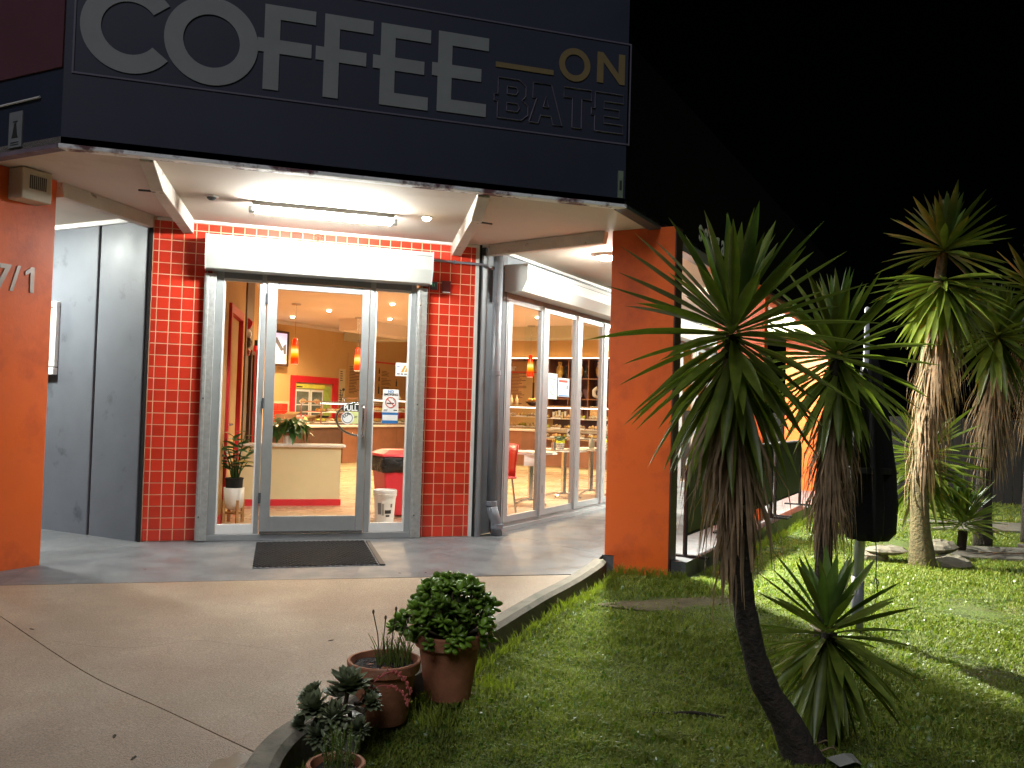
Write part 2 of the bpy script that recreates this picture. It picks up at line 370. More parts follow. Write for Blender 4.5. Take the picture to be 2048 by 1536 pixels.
# slab around the shop: five bays with open joints
def bay(poly): struct("pavement", MB().prism(poly, -.30, 0, 'z'), 'slab', bevel=.004)
pin_r = (3.244, 7.361); pin_l = (-1.435, 7.49)
g = .004
bay([(-.86, 8.6), (-1.44, 7.50), (-1.53, 6.742), (.108-g, 6.65), (.172-g, 8.6)])
bay([(.172+g, 8.6), (.108+g, 6.65), (1.105-g, 6.595), (1.235-g, 8.6)])
bay([(1.235+g, 8.6), (1.105+g, 6.595), (2.62, 6.51), (2.97, 6.93), (3.22, 7.36), (2.75, 8.60), (2.50, 8.72)])
e1 = cR+Rd*.93+Rn*.30; e2 = cR+Rd*13+Rn*.42; w2 = P2+Rd*13
bay([(2.76, 8.60), (3.232, 7.36), xy(e1), xy(e2), xy(w2-Rn*.05), (2.40, 8.62)])
el = cL+Ld*.62+Ln*.42; e3 = cL+Ld*9+Ln*.42; w3 = P1+Ld*9
bay([(-.872, 8.60), xy(w3-Ln*.05), xy(e3), (-2.4, 6.79), (-1.54, 6.742), (-1.45, 7.50)])
struct("pavement_bed", MB().prism([(-.9, 8.7), (-1.6, 6.9), (2.5, 6.7), (3.3, 7.5), (2.6, 8.8)], -.20, -.03, 'z'), 'black')

# ---------------------------------------------------------------- shop shell
struct("floor", MB().prism([xy(P1), xy(P2), xy(PA_END), xy(FR), xy(PB_END)], -.25, .001, 'z'), 'floor')
struct("ceiling", MB().prism([(P1.x, DY+.1), (P2.x, DY+.1), xy(PA_END), xy(FR), xy(PB_END)], H, H+.1, 'z'), 'ceil')
struct("soffit", MB().prism([xy(cL), xy(cR), (P2.x, DY+.09), (P1.x, DY+.09)], H, H+.06, 'z'), 'soffit')
struct("soffit", MB().prism([xy(cR+Rn*.0), xy(cR+Rd*13), xy(P2+Rd*13-Rn*.09), (P2.x+.001, DY+.09)], H, H+.06, 'z'), 'soffit')
struct("soffit", MB().prism([xy(cL), (P1.x-.001, DY+.09), xy(P1+Ld*9-Ln*.09), xy(cL+Ld*9)], H, H+.06, 'z'), 'soffit')
def wall_prism(name, a, b, mt, th=.1, z0=0, z1=H):
    d = (b-a).normalized(); n = Vector((-d.y, d.x, 0))
    return struct(name, MB().prism([xy(a), xy(b), xy(b+n*th), xy(a+n*th)], z0, z1, 'z'), mt)
wall_prism("back_wall_right", PA_END, FR, 'tan', -.1)     # thickness away from the room
wall_prism("back_wall_left", FR+Vector((0, 0, 0)), PB_END, 'tan', -.1)
roof = MB().prism([xy(cL+Ln*-.1), xy(cR+Rn*-.1), xy(cR+Rd*13-Rn*.1), (6, 24), (-7, 14), xy(cL+Ld*9)], 3.25, 3.3, 'z')
struct("roof_deck", roof, 'greyd')

# front wall with tiles
TP = .1075
tile_me = None
def tile_mesh():
    b = MB(); a = .051; e = .0015; t = .003
    vs = [(-a, 0, -a), (a, 0, -a), (a, 0, a), (-a, 0, a), (-a+e, -t, -a+e), (a-e, -t, -a+e), (a-e, -t, a-e), (-a+e, -t, a-e)]
    b.add(vs, [(4, 5, 6, 7), (0, 1, 5, 4), (1, 2, 6, 5), (2, 3, 7, 6), (3, 0, 4, 7)])
    return b.mesh("tile", M['tile'])
tile_me = tile_mesh()
def tiled(name, x0, x1, z0, z1, xo, wall):
    o = struct(name, wall, 'grout')
    i0 = math.floor((x0-xo)/TP); k = i0
    while xo+k*TP < x1:
        a, b = max(x0, xo+k*TP+.0040), min(x1, xo+(k+1)*TP-.0040)
        if b-a > .012:
            j = 0
            while j*TP < z1:
                za, zb = max(z0, j*TP+.0040), min(z1, (j+1)*TP-.0040)
                if zb-za > .012:
                    t = put("tile", tile_me, o, ((a+b)/2+rnd.uniform(-.0006, .0006), DY, (za+zb)/2), (rnd.uniform(-.008, .008), 0, rnd.uniform(-.006, .006)), ((b-a)/.102, 1, (zb-za)/.102))
                j += 1
        k += 1
    return o
tiled("tiled_wall_left", -.822, -.30, 0, H-.03, -.345-TP*10, MB().box(-.83, -.25, DY, DY+.12, 0, H))
tiled("tiled_wall_right", 1.72, 2.262, 0, H-.03, 1.785-TP*3, MB().box(1.70, 2.27, DY, DY+.12, 0, H))
tiled("tiled_lintel", -.30, 1.72, 2.83, H-.03, -.345-TP*10, MB().box(-.25, 1.70, DY, DY+.12, 2.62, H))
struct("cornice_trim", MB().box(-.80, 2.27, DY-.03, DY-.001, H-.028, H-.001), 'trimw', bevel=.004)
struct("corner_trim", MB().box(2.266, 2.30, DY-.012, DY+.1, -.01, H), 'trimw')
struct("corner_post", MB().box(2.302, 2.325, DY-.02, DY+.05, -.01, H), 'black')
struct("corner_post", MB().prism([(2.327, 8.54), (2.395, 8.575), (2.40, 8.62), (2.34, 8.70)], -.01, H-.11, 'z'), 'greym', bevel=.006)
struct("corner_trim", MB().box(-.858, -.832, DY-.03, DY+.1, -.01, H), 'black')

# left grey wall panels
lw = thing("side_wall", "smooth grey rendered wall left of the red tiled shopfront", "wall", P1, -A)
obj("panel", MB().prism([(-.035, -.03), (-.675, -.03), (-.675, .1), (-.035, .1)], -.02, 2.985, 'z'), 'grey', lw, bevel=.012)
obj("panel", MB().box(-2.6, -.705, -.03, .1, -.02, 2.985), 'grey', lw, bevel=.012)
obj("panel", MB().box(-8.6, -2.63, -.03, .1, -.02, 2.985), 'grey', lw, bevel=.01)
obj("backing", MB().box(-8.6, -.01, .02, .12, -.02, 2.995), 'black', lw)
obj("cornice", MB().box(-8.6, -.10, -.06, -.031, 2.955, 2.998), 'trimw', lw)
mf = thing("notice_case", "small white framed window on the grey wall beside the left pier", "notice case", P1+Ld*1.42+Vector((0, 0, 1.92)), -A)
for q in (MB().box(-.20, .20, -.075, -.032, .27, .32), MB().box(-.20, .20, -.075, -.032, -.32, -.27), MB().box(-.20, -.15, -.075, -.032, -.27, .27), MB().box(.15, .20, -.075, -.032, -.27, .27)):
    obj("frame", q, 'white', mf, bevel=.006)
obj("pane", MB().box(-.15, .15, -.050, -.034, -.27, .27), mat("pale_green_blind", (.50, .56, .50), .3, var=.03), mf)
obj("sill", MB().box(-.20, .20, -.085, -.033, -.40, -.33), 'white', mf, bevel=.006)

# right wall around the folding windows (local x along the wall, -y outwards)
rw = thing("window_wall", "grey painted wall with a pale grey lintel right of the downpipe", "wall", P2, A)
obj("pillar", MB().box(.30, .39, -.035, .10, 0, H-.05), 'greyd', rw)
obj("pillar", MB().box(.03, .30, .03, .10, 0, H-.01), 'greyd', rw)
obj("lintel", MB().box(.31, 4.20, -.02, .10, 2.62, H-.035), 'greym', rw)
obj("cornice", MB().box(.20, 13, -.05, -.021, H-.034, H-.001), 'trimw', rw)
obj("pillar", MB().box(4.12, 5.6, -.02, .10, -.02, H-.036), 'grey', rw)
obj("lintel", MB().box(5.6, 9.4, -.02, .10, 2.62, H-.036), 'greym', rw)
obj("pillar", MB().box(9.3, 13, -.02, .10, -.02, H-.036), 'grey', rw)

def folding(t0, panes, label, t1):
    o = thing("folding_window", label, "window", P2, A)
    o['group'] = "aluminium folding windows of the side wall"
    obj("sill", MB().box(t0, t1, -.05, .06, .0, .045), 'alu', o, bevel=.003)
    obj("sill", MB().box(t0, t1, -.03, .05, .046, .085), 'alu', o, bevel=.003)
    obj("head", MB().box(t0, t1, -.035, .06, 2.51, 2.62), mat("shaded_head_track", (.20, .20, .20), .5, .3, var=.1), o)  # darker than the sash aluminium: shade painted into the colour
    obj("jamb", MB().box(t0, t0+.03, -.04, .06, .086, 2.51), 'alu', o, bevel=.003)
    obj("jamb", MB().box(t1-.03, t1, -.04, .06, .086, 2.51), 'alu', o, bevel=.003)
    for a, b in panes:
        s = obj("sash", MB().box(a, a+.095, -.045, .0, .09, 2.505).box(b-.105, b, -.045, .0, .09, 2.505).box(b-.075, b-.03, -.07, -.0455, .09, 2.505).box(a+.095, b-.105, -.045, .0, .09, .16).box(a+.095, b-.105, -.045, .0, 2.46, 2.505), 'alu', o)
        obj("pane", MB().add([(a+.095, -.02, .16), (b-.105, -.02, .16), (b-.105, -.02, 2.46), (a+.095, -.02, 2.46)], [(0, 1, 2, 3)]), 'glass', s)
        for hz in (.35, 2.3):
            obj("hinge", MB().tube([(b, -.052, hz), (b, -.052, hz+.09)], .009, 6), 'greyd', s)
    return o
folding(.395, [(.425, 1.33), (1.34, 2.30), (2.31, 3.17), (3.18, 4.06)], "three glazed folding window panels between the downpipe and the large orange pier", 4.12)
folding(5.60, [(5.66, 6.56), (6.58, 7.48), (7.50, 8.40), (8.42, 9.28)], "glazed folding window panels seen beyond the large orange pier, behind the yucca", 9.34)

def shutter_profile(): return [(0, 0), (0, .30), (-.30, .30), (-.30, .13), (-.235, .0)]
sb = thing("roller_shutter", "white roller shutter box over the shop entrance with its side rails", "shutter", (0, DY-.009, 2.53), 0, "roller shutters")
obj("housing", MB().prism([(y*.88, z*1.02) for y, z in shutter_profile()], -.356, 1.758, 'x'), 'shutter', sb, bevel=.006)
obj("end_cap", MB().prism([(y*.9, z*1.04-.004) for y, z in shutter_profile()], -.362, -.3565, 'x'), 'shutter', sb)
obj("end_cap", MB().prism([(y*.9, z*1.04-.004) for y, z in shutter_profile()], 1.7585, 1.764, 'x'), 'shutter', sb)
obj("seam", MB().box(-.35, 1.75, -.2665, -.262, .262, .266), 'greyd', sb)
for xa, xb in ((-.365, -.262), (1.652, 1.752)):
    r = obj("guide_rail", MB().box(xa, xb, -.075, -.002, -2.525, -.03).box(xa+.012, xb-.06, -.085, -.0755, -2.52, -.03), 'galv', sb, bevel=.004)
    for hz in (-2.3, -1.2, -.2): obj("rivet", MB().ellip((xa+.03, -.087, hz), (.009, .005, .009), 8, 4), 'steel', r)
sb2 = thing("roller_shutter", "white roller shutter box above the folding windows left of the large orange pier", "shutter", P2+Vector((0, 0, 2.57)), A, "roller shutters")
obj("housing", MB().prism([(y*.95-.02, z*.93) for y, z in shutter_profile()], .335, 4.10, 'x'), 'shutter', sb2, bevel=.006)
obj("seam", MB().box(.345, 4.08, -.3085, -.304, .235, .239), 'greyd', sb2)
sb3 = thing("roller_shutter", "white roller shutter box above the windows beyond the large orange pier", "shutter", P2+Vector((0, 0, 2.57)), A, "roller shutters")
obj("housing", MB().prism([(y*.95-.02, z*.93) for y, z in shutter_profile()], 5.62, 9.30, 'x'), 'shutter', sb3, bevel=.006)

# entrance frame and glass door
fr = thing("entrance_frame", "aluminium entrance frame with a tall glass sidelight on each side of the door", "frame", (0, DY, 0))
for xa, xb in ((-.262, -.19), (.155, .20), (1.192, 1.244), (1.598, 1.652)):
    obj("mullion", MB().box(xa, xb, -.03, .05, .06, 2.62), 'alu', fr, bevel=.004)
obj("head", MB().box(-.262, 1.652, -.028, .049, 2.475, 2.62), mat("shade_tinted_head", (.24, .25, .27), .4, .4, var=.06), fr, bevel=.004)  # head lies in shade; that shade is put into its darker grey
obj("sill", MB().box(-.262, 1.652, -.045, .05, .0, .058), 'alu', fr, bevel=.004)
for xa, xb in ((-.188, .153), (1.246, 1.596)):
    f = obj("bead", MB().box(xa, xb, -.02, .02, .062, .15).box(xa, xb, -.02, .02, 2.45, 2.474).box(xa, xa+.014, -.02, .02, .15, 2.45).box(xb-.014, xb, -.02, .02, .15, 2.45), 'trimw', fr)
    obj("pane", MB().add([(xa+.014, 0, .15), (xb-.014, 0, .15), (xb-.014, 0, 2.45), (xa+.014, 0, 2.45)], [(0, 1, 2, 3)]), 'glass', f)
dr = thing("glass_door", "glazed aluminium shop door with a curved steel pull handle", "door", (0, DY, 0))
obj("stile", MB().box(.206, .302, -.04, .005, .075, 2.47), 'alu', dr, bevel=.005)
obj("stile", MB().box(1.112, 1.186, -.04, .005, .075, 2.47), 'alu', dr, bevel=.005)
obj("top_rail", MB().box(.303, 1.111, -.039, .004, 2.40, 2.468), mat("shaded_top_rail", (.26, .27, .29), .4, .4, var=.06), dr, bevel=.004)  # darker copy of the stile metal, shade included in the colour
obj("bottom_rail", MB().box(.303, 1.111, -.039, .004, .078, .225), 'alu', dr, bevel=.005)
obj("weather_strip", MB().box(.21, 1.18, -.06, -.0405, .062, .085), 'steel', dr)
obj("pane", MB().add([(.302, -.016, .225), (1.112, -.016, .225), (1.112, -.016, 2.40), (.302, -.016, 2.40)], [(0, 1, 2, 3)]), 'glass', dr)
obj("handle", MB().tube([(1.148, -.04, 1.30), (1.148, -.095, 1.31), (1.148, -.11, 1.27), (1.148, -.11, 1.04), (1.148, -.095, 1.0), (1.148, -.04, 1.01)], .013, 10), 'steel', dr, smooth=True)
arc = [(1.14-.235*math.cos(a), .045, 1.17+.165*math.sin(a)) for a in np.linspace(-PI/2, PI/2, 16)]
obj("handle", MB().tube([(1.14, .0, arc[0][2])]+arc+[(1.14, .0, arc[-1][2])], .013, 10), 'steel', dr, smooth=True, label="curved half ring pull handle on the inside")
for hz in (.35, 1.25, 2.25): obj("hinge", MB().tube([(.203, -.048, hz), (.203, -.048, hz+.1)], .012, 8), 'greyd', dr)
# stickers on the entrance glass
st = thing("pull_sticker", "black PULL sticker with white letters on the shop door glass", "sticker", (0, DY-.021, 0))
obj("backing", MB().box(.952, 1.110, -.001, .001, 1.245, 1.315), 'ink', st)
txt("letters", "PULL", .078, 'paper', st, (.965, -.0025, 1.252), ext=.0004, bold=.0025, sx=.78)
st = thing("door_sticker", "round pale green sticker on the door glass below PULL", "sticker", (0, DY-.021, 0))
obj("backing", MB().box(.99, 1.110, -.001, .001, 1.125, 1.243), 'yell', st)
obj("disc", MB().prism([(1.005+.062*math.cos(a), 1.180+.062*math.sin(a)) for a in np.linspace(0, 2*PI, 25)[:-1]], -.0022, -.0012, 'y'), 'paper', st)
obj("ring", MB().tube([(1.005+.048*math.cos(a), -.0026, 1.180+.048*math.sin(a)) for a in np.linspace(0, 2*PI, 25)], .003, 4), 'ink', st)
txt("letters", "LOL", .045, 'ink', st, (.968, -.0028, 1.178), (PI/2, -.55, 0), .0003, .0012)
obj("print", MB().box(1.07, 1.10, -.0022, -.0015, 1.195, 1.2).box(1.065, 1.095, -.0022, -.0015, 1.182, 1.187), 'ink', st)
ns = thing("no_smoking_sign", "white NO SMOKING sign with a red crossed cigarette on the right sidelight", "sign", (0, DY-.006, 0))
obj("backing", MB().box(1.348, 1.508, -.001, .001, 1.245, 1.475), 'paper', ns)
txt("letters", "NO", .036, 'inkb', ns, (1.428, -.0022, 1.440), ext=.0003, bold=.001, align='CENTER')
txt("letters", "SMOKING", .032, 'ink', ns, (1.428, -.0022, 1.413), ext=.0003, bold=.001, align='CENTER')
obj("ring", MB().tube([(1.428+.050*math.cos(a), -.003, 1.345+.050*math.sin(a)) for a in np.linspace(0, 2*PI, 33)], .0045, 5), 'inkr', ns)
obj("slash", MB().tube([(1.393, -.003, 1.380), (1.463, -.003, 1.310)], .0045, 5), 'inkr', ns)
obj("cigarette", MB().box(1.390, 1.462, -.0024, -.0014, 1.331, 1.341), 'ink', ns)
obj("smoke", MB().tube([(1.462, -.0022, 1.345), (1.470, -.0022, 1.36), (1.455, -.0022, 1.37), (1.462, -.0022, 1.385)], .0016, 4), 'ink', ns)
obj("print", MB().box(1.36, 1.40, -.002, -.001, 1.268, 1.273).box(1.36, 1.395, -.002, -.001, 1.258, 1.263).box(1.46, 1.495, -.002, -.001, 1.262, 1.272), 'ink', ns)
hs = thing("hours_sticker", "blue and white sticker just below the NO SMOKING sign", "sticker", (0, DY-.006, 0))
obj("backing", MB().box(1.345, 1.508, -.001, .001, 1.135, 1.243), 'inkb', hs)
obj("panel", MB().box(1.350, 1.503, -.002, -.0011, 1.165, 1.220), 'paper', hs)
os_ = thing("card_sticker", "white sticker with a blue and orange emblem at the right sidelight edge", "sticker", (0, DY-.006, 0))
obj("backing", MB().box(1.468, 1.596, -.001, .001, 1.612, 1.746), 'paper', os_)
obj("emblem", MB().prism([(1.52, 1.65), (1.555, 1.72), (1.575, 1.72), (1.545, 1.65)], -.002, -.0011, 'y').prism([(1.555, 1.655), (1.59, 1.72), (1.592, 1.655)], -.002, -.0011, 'y'), 'inko', os_)
obj("emblem", MB().tube([(1.48, -.002, 1.70), (1.50, -.002, 1.712), (1.52, -.002, 1.70), (1.50, -.002, 1.69), (1.545, -.002, 1.695)], .003, 4), 'inkb', os_)
obj("print", MB().box(1.482, 1.51, -.002, -.001, 1.628, 1.638).box(1.52, 1.545, -.002, -.001, 1.628, 1.638).box(1.555, 1.585, -.002, -.001, 1.628, 1.638), 'ink', os_)
ws = thing("no_smoking_sign", "pale green NO SMOKING sign seen reversed on the middle folding window", "sign", P2, A)
obj("backing", MB().box(1.49, 1.73, -.024, -.0215, 1.45, 1.755), mat("pale_green_print", (.62, .74, .66), .5, var=.03), ws)
obj("ring", MB().tube([(1.61+.08*math.cos(a), -.026, 1.585+.08*math.sin(a)) for a in np.linspace(0, 2*PI, 25)], .005, 4).tube([(1.555, -.026, 1.64), (1.665, -.026, 1.53)], .005, 4), mat("faded_ring", (.42, .55, .48), .5), ws)
txt("letters", "NO", .04, 'pvc', ws, (1.61, -.026, 1.715), ext=.0003, align='CENTER'); txt("letters", "SMOKING", .036, 'pvc', ws, (1.61, -.026, 1.68), ext=.0003, align='CENTER', sx=1.05)
ps = thing("notice", "pale blue notice with a red heading on the middle folding window", "poster", P2, A)
obj("backing", MB().box(1.76, 2.08, -.024, -.0215, 1.485, 1.712), mat("pale_blue_print", (.66, .78, .80), .5, var=.03), ps)
obj("heading", MB().box(1.78, 2.03, -.0255, -.0242, 1.660, 1.690), 'inkr', ps)
obj("footer", MB().box(1.78, 2.06, -.0255, -.0242, 1.492, 1.505), 'inkb', ps)
pm = MB()
for k in range(5): pm.box(1.79, 1.79+.06+.12*((k*7) % 3)/2, -.0255, -.0242, 1.63-.028*k, 1.637-.028*k)
pm.box(2.0, 2.04, -.0255, -.0242, 1.58, 1.63)
obj("print", pm, 'pvc', ps)

# beams, posts and pipes under the soffit
def beam(name, a, b, wdt, z0, z1, label, taper=0, grp=None):
    a = Vector(a); b = Vector(b); d = (b-a); L = d.length; rz = math.atan2(d.y, d.x)
    o = obj(name, MB().add([(0, -wdt/2, z1-.03), (L, -wdt/2, z0), (L, wdt/2, z0), (0, wdt/2, z1-.03), (0, -wdt/2, z1), (L, -wdt/2, z1), (L, wdt/2, z1), (0, wdt/2, z1), (taper, -wdt/2, z0), (taper, wdt/2, z0)],
        [(0, 8, 1, 5, 4), (3, 7, 6, 2, 9), (0, 3, 9, 8), (8, 9, 2, 1), (4, 5, 6, 7), (0, 4, 7, 3), (1, 2, 6, 5)]), 'beam', loc=(a.x, a.y, 0), rot=(0, 0, rz), bevel=.004)
    return tag(o, label, "beam", "soffit beams")
beam("soffit_beam", (-.69, 6.50), (-.525, 8.57), .095, 2.865, 2.998, "white soffit beam running to the left top corner of the tiled wall", .42)
beam("soffit_beam", (1.76, 6.50), (2.05, 8.57), .095, 2.865, 2.998, "white soffit beam meeting the tiled wall just right of the shutter box", .42)
beam("soffit_beam", (3.20, 7.40), (2.40, 8.54), .075, 2.885, 2.998, "rust spotted white beam from wall corner to the large orange pier", .02)
beam("soffit_beam", (-1.44, 7.55), (-.86, 8.55), .085, 2.885, 2.998, "white beam from the left orange pier to the grey wall corner", .02)
for a, b, lb in (((-.79, 6.98, 2.87), (-.67, 6.97, 2.87), "dark steel pin sticking out of the left soffit beam"), ((1.86, 6.96, 2.87), (1.97, 6.98, 2.87), "dark steel pin sticking out of the soffit beam right of the shutter")):
    tag(obj("steel_pin", MB().tube([a, b], .008, 6), 'greyd'), lb, "pin")
dp = thing("downpipe", "grey downpipe with a bent shoe between tiles and folding windows", "pipe", P2, A)
px_, py_ = .10, -.085
obj("pipe", MB().tube([(px_, py_, 2.99), (px_, py_, .30)], .052, 16), 'pvc', dp, smooth=True)
for hz in (1.66, .31): obj("collar", MB().lathe([(.053, 0), (.059, .002), (.059, .05), (.053, .052)], (px_, py_, hz), 16), 'pvc', dp, smooth=False)
obj("shoe", MB().tube([(px_, py_, .31), (px_+.03, py_-.02, .20), (px_+.055, py_-.035, .14), (px_+.06, py_-.04, .0)], [.056, .058, .060, .060], 16), 'pvc', dp, smooth=True)
obj("collar", MB().lathe([(.061, 0), (.067, .002), (.067, .05), (.061, .052)], (px_+.06, py_-.04, .07), 16), 'pvc', dp)
cd = thing("conduit", "thin grey conduit running from the shutter box to the downpipe", "pipe")
obj("pipe", MB().tube([(1.76, 8.56, 2.80), (2.28, 8.56, 2.795), (2.36, 8.53, 2.785), (2.46, 8.60, 2.76)], .012, 8), 'pvc', cd, smooth=True)
obj("saddle", MB().box(2.02, 2.04, 8.545, 8.60, 2.78, 2.815), 'greym', cd)
kp = thing("keypad", "small dark alarm box with green marks beside the shutter rail", "alarm box")
obj("body", MB().box(1.79, 1.86, 8.55, 8.59, 2.50, 2.58), 'greyd', kp, bevel=.004)
obj("lamp", MB().box(1.80, 1.81, 8.548, 8.5497, 2.53, 2.56).box(1.82, 1.83, 8.548, 8.5497, 2.53, 2.56), mat("green_mark", (.1, .4, .25), .5), kp)
kp = thing("wall_plate", "dark wall plate with a white edge right of the alarm box", "box")
obj("body", MB().box(1.91, 2.0, 8.57, 8.59, 2.48, 2.60), mat("dark_red_plate", (.12, .02, .02), .4), kp, bevel=.003)
obj("edge", MB().box(1.915, 1.995, 8.566, 8.5695, 2.478, 2.488), 'white', kp)
# spider-like rosette print above the box
rs = thing("wall_emblem", "small brown round crest above the middle of the shutter box", "emblem", (.66, DY-.010, 2.925))
eb = MB()
for k in range(9):
    a = math.radians(-20+k*27.5); eb.tube([(.02*math.cos(a), -.002, .02*math.sin(a)), (.045*math.cos(a), -.004, .042*math.sin(a)+.004), (.05*math.cos(a+.3), -.003, .045*math.sin(a+.3))], .0035, 4)
obj("mane", eb, mat("brown_emblem", (.20, .10, .06), .6), rs)
obj("face", MB().tube([(.02*math.cos(a), -.004, .024*math.sin(a)) for a in np.linspace(0, 2*PI, 13)], .004, 4), bpy.data.materials["brown_emblem"], rs)

# lamps outside
tl = thing("tube_light", "lit white fluorescent batten under the soffit above the entrance", "light", (.63, 7.56, H))
obj("batten", MB().box(-.60, .60, -.040, .040, -.042, -.001), 'white', tl, bevel=.006)
obj("tube", MB().tube([(-.585, 0, -.066), (.585, 0, -.066)], .034, 14), 'tube', tl, smooth=True)
for x in (-.60, .60): obj("end_cap", MB().box(x-.028, x+.028, -.03, .03, -.10, -.046), 'white', tl, bevel=.005)
def downlight(loc, label, lens, grp, watt=0, colr=(1, .72, .42)):
    o = thing("downlight", label, "downlight", loc, 0, grp)
    obj("rim", MB().lathe([(.040, -.001), (.055, -.002), (.055, -.010), (.040, -.012)], n=20), 'trimw', o)
    obj("lens", MB().lathe([(.038, -.006), (.036, -.022), (.020, -.034), (.0001, -.038)], n=20), lens, o, smooth=True)
    if watt:
        ld = bpy.data.lights.new("downlight_lamp", 'SPOT'); ld.energy = watt; ld.color = colr; ld.spot_size = math.radians(160); ld.spot_blend = .9; ld.shadow_soft_size = .05
        lo = bpy.data.objects.new("downlight_lamp", ld); COL.objects.link(lo); lo.parent = o; lo.location = (0, 0, -.075)
    return o
downlight((1.516, 7.525, H), "lit round downlight right of the fluorescent tube outside", 'downo', "downlights in the entrance soffit", 6)
downlight((-.293, 7.517, H), "unlit round downlight left of the fluorescent tube outside", 'greyd', "downlights in the entrance soffit")
gpos = P2+Rd*.98+Rn*.98
def globe(pos, label, pw):
    o = thing("ceiling_lamp", label, "light", (pos.x, pos.y, H), A, "round lamps under the side soffit")
    obj("base", MB().lathe([(.10, -.001), (.12, -.004), (.12, -.03), (.10, -.032)], n=24), 'white', o)
    obj("diffuser", MB().lathe([(.098, -.033), (.090, -.046), (.06, -.056), (.0001, -.060)], n=24), 'globe' if pw == 1 else 'globe2', o, smooth=True)
lamp1 = globe(Vector((3.68, 8.50, 0)), "lit round ceiling lamp half hidden behind the top of the large orange pier", 1)
fl_d = bpy.data.lights.new("lawn_fill_spot", 'SPOT'); fl_d.energy = 2700; fl_d.color = (1, .98, .86); fl_d.spot_size = math.radians(104); fl_d.spot_blend = .85; fl_d.shadow_soft_size = .07  # added spot beside the ceiling lamp, spreads extra light over the lawn
fl_o = bpy.data.objects.new("lawn_fill_spot", fl_d); COL.objects.link(fl_o); fl_o.location = (3.68+.05, 8.50-.08, H-.085)
fl_o.rotation_euler = (Vector((5.7, 4.4, -.3))-fl_o.location).to_track_quat('-Z', 'Y').to_euler()
globe(Vector((3.68, 8.50, 0))+Rd*3.0+Rn*.75, "second lit round ceiling lamp along the side soffit behind the tall yucca", 2)
globe(Vector((3.68, 8.50, 0))+Rd*6.3+Rn*.75, "farthest lit round ceiling lamp along the side soffit", 2)

# ---------------------------------------------------------------- fascia and signs
FT = 5.1
struct("fascia_wall", MB().box(cL.x, cR.x, 6.43, 6.55, H+.012, FT), 'navy')
fl = struct("fascia_wall_left", MB().box(-9, -.001, 0, .12, 0, .52), 'navy', loc=(cL.x, cL.y, H+.012), rot=(0, 0, -A))
struct("upper_fascia_left", MB().box(-9, -.003, -.012, .11, 0, FT-3.53), 'maroon', loc=(cL.x, cL.y, 3.535), rot=(0, 0, -A))
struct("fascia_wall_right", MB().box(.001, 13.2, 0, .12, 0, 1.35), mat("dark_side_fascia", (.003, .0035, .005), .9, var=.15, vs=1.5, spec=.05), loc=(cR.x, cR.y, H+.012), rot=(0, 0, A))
struct("fascia_trim", MB().box(cL.x-.01, cR.x+.01, 6.415, 6.50, H-.018, H+.010), 'peel', bevel=.003)
struct("fascia_trim", MB().box(-9, -.02, -.014, .06, -.018, .010), mat("dull_purple_trim", (.16, .12, .15), .7, var=.3, vs=5), loc=(cL.x, cL.y, H), rot=(0, 0, -A))
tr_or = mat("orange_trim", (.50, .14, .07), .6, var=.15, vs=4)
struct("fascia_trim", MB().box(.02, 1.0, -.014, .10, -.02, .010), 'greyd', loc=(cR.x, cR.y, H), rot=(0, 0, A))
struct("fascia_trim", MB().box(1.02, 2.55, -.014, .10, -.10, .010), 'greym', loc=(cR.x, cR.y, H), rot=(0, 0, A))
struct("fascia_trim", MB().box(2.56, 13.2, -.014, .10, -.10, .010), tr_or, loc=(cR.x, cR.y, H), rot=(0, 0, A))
sg = thing("shop_sign", "COFFEE ON BATE sign painted in pale letters on the dark front fascia", "sign", (0, 6.428, 0))
bw = .012
obj("border", MB().box(-1.175, 2.962, -.004, 0, 3.50, 3.50+bw).box(-1.175, 2.962, -.004, 0, 4.33, 4.33+bw).box(-1.175, -1.175+bw, -.004, 0, 3.50+bw, 4.33).box(2.95, 2.962, -.004, 0, 3.50+bw, 4.33), 'signo', sg)
def arc_band(cx, cz, ro, ri, a0, a1, n=40, y0=-.005, y1=-.0005):
    P = [(cx+ro*math.cos(a), cz+ro*math.sin(a)) for a in np.linspace(a0, a1, n)]
    Q = [(cx+ri*math.cos(a), cz+ri*math.sin(a)) for a in np.linspace(a0, a1, n)]
    b = MB(); vs = [(x, y0, z) for x, z in P]+[(x, y0, z) for x, z in Q]+[(x, y1, z) for x, z in P]+[(x, y1, z) for x, z in Q]
    fs = []
    for i in range(n-1): fs += [(i, i+1, n+i+1, n+i), (i, 2*n+i, 2*n+i+1, i+1), (n+i, n+i+1, 3*n+i+1, 3*n+i)]
    return b.add(vs, fs)
obj("letter", arc_band(-.822, 3.862, .315, .185, math.radians(38), math.radians(322)), 'signw', sg)
obj("letter", arc_band(-.290, 3.855, .315, .190, 0, 2*PI, 56, -.0062), 'signw', sg)
Z0, Z1, ZM0, ZM1 = 3.565, 4.185, 3.835, 3.935
def fe(x0, x1, xm0, xm1, sw, e=False, zo=0):
    b = MB().box(x0, x0+sw, -.005, -.0005, Z0+zo, Z1+zo).box(x0+sw, x1, -.005, -.0005, Z1-.10+zo, Z1+zo).box(xm0, x0, -.005, -.0005, ZM0+zo, ZM1+zo).box(x0+sw, xm1, -.005, -.0005, ZM0+zo, ZM1+zo)
    if e: b.box(x0+sw, x1-.01, -.005, -.0005, Z0+zo, Z0+.10+zo)
    return b
obj("letter", fe(.065, .425, .02, .40, .11), 'signw', sg)
obj("letter", fe(.49, .845, .43, .80, .11), 'signw', sg)
obj("letter", fe(.905, 1.285, .85, 1.24, .11, True), 'signw', sg)
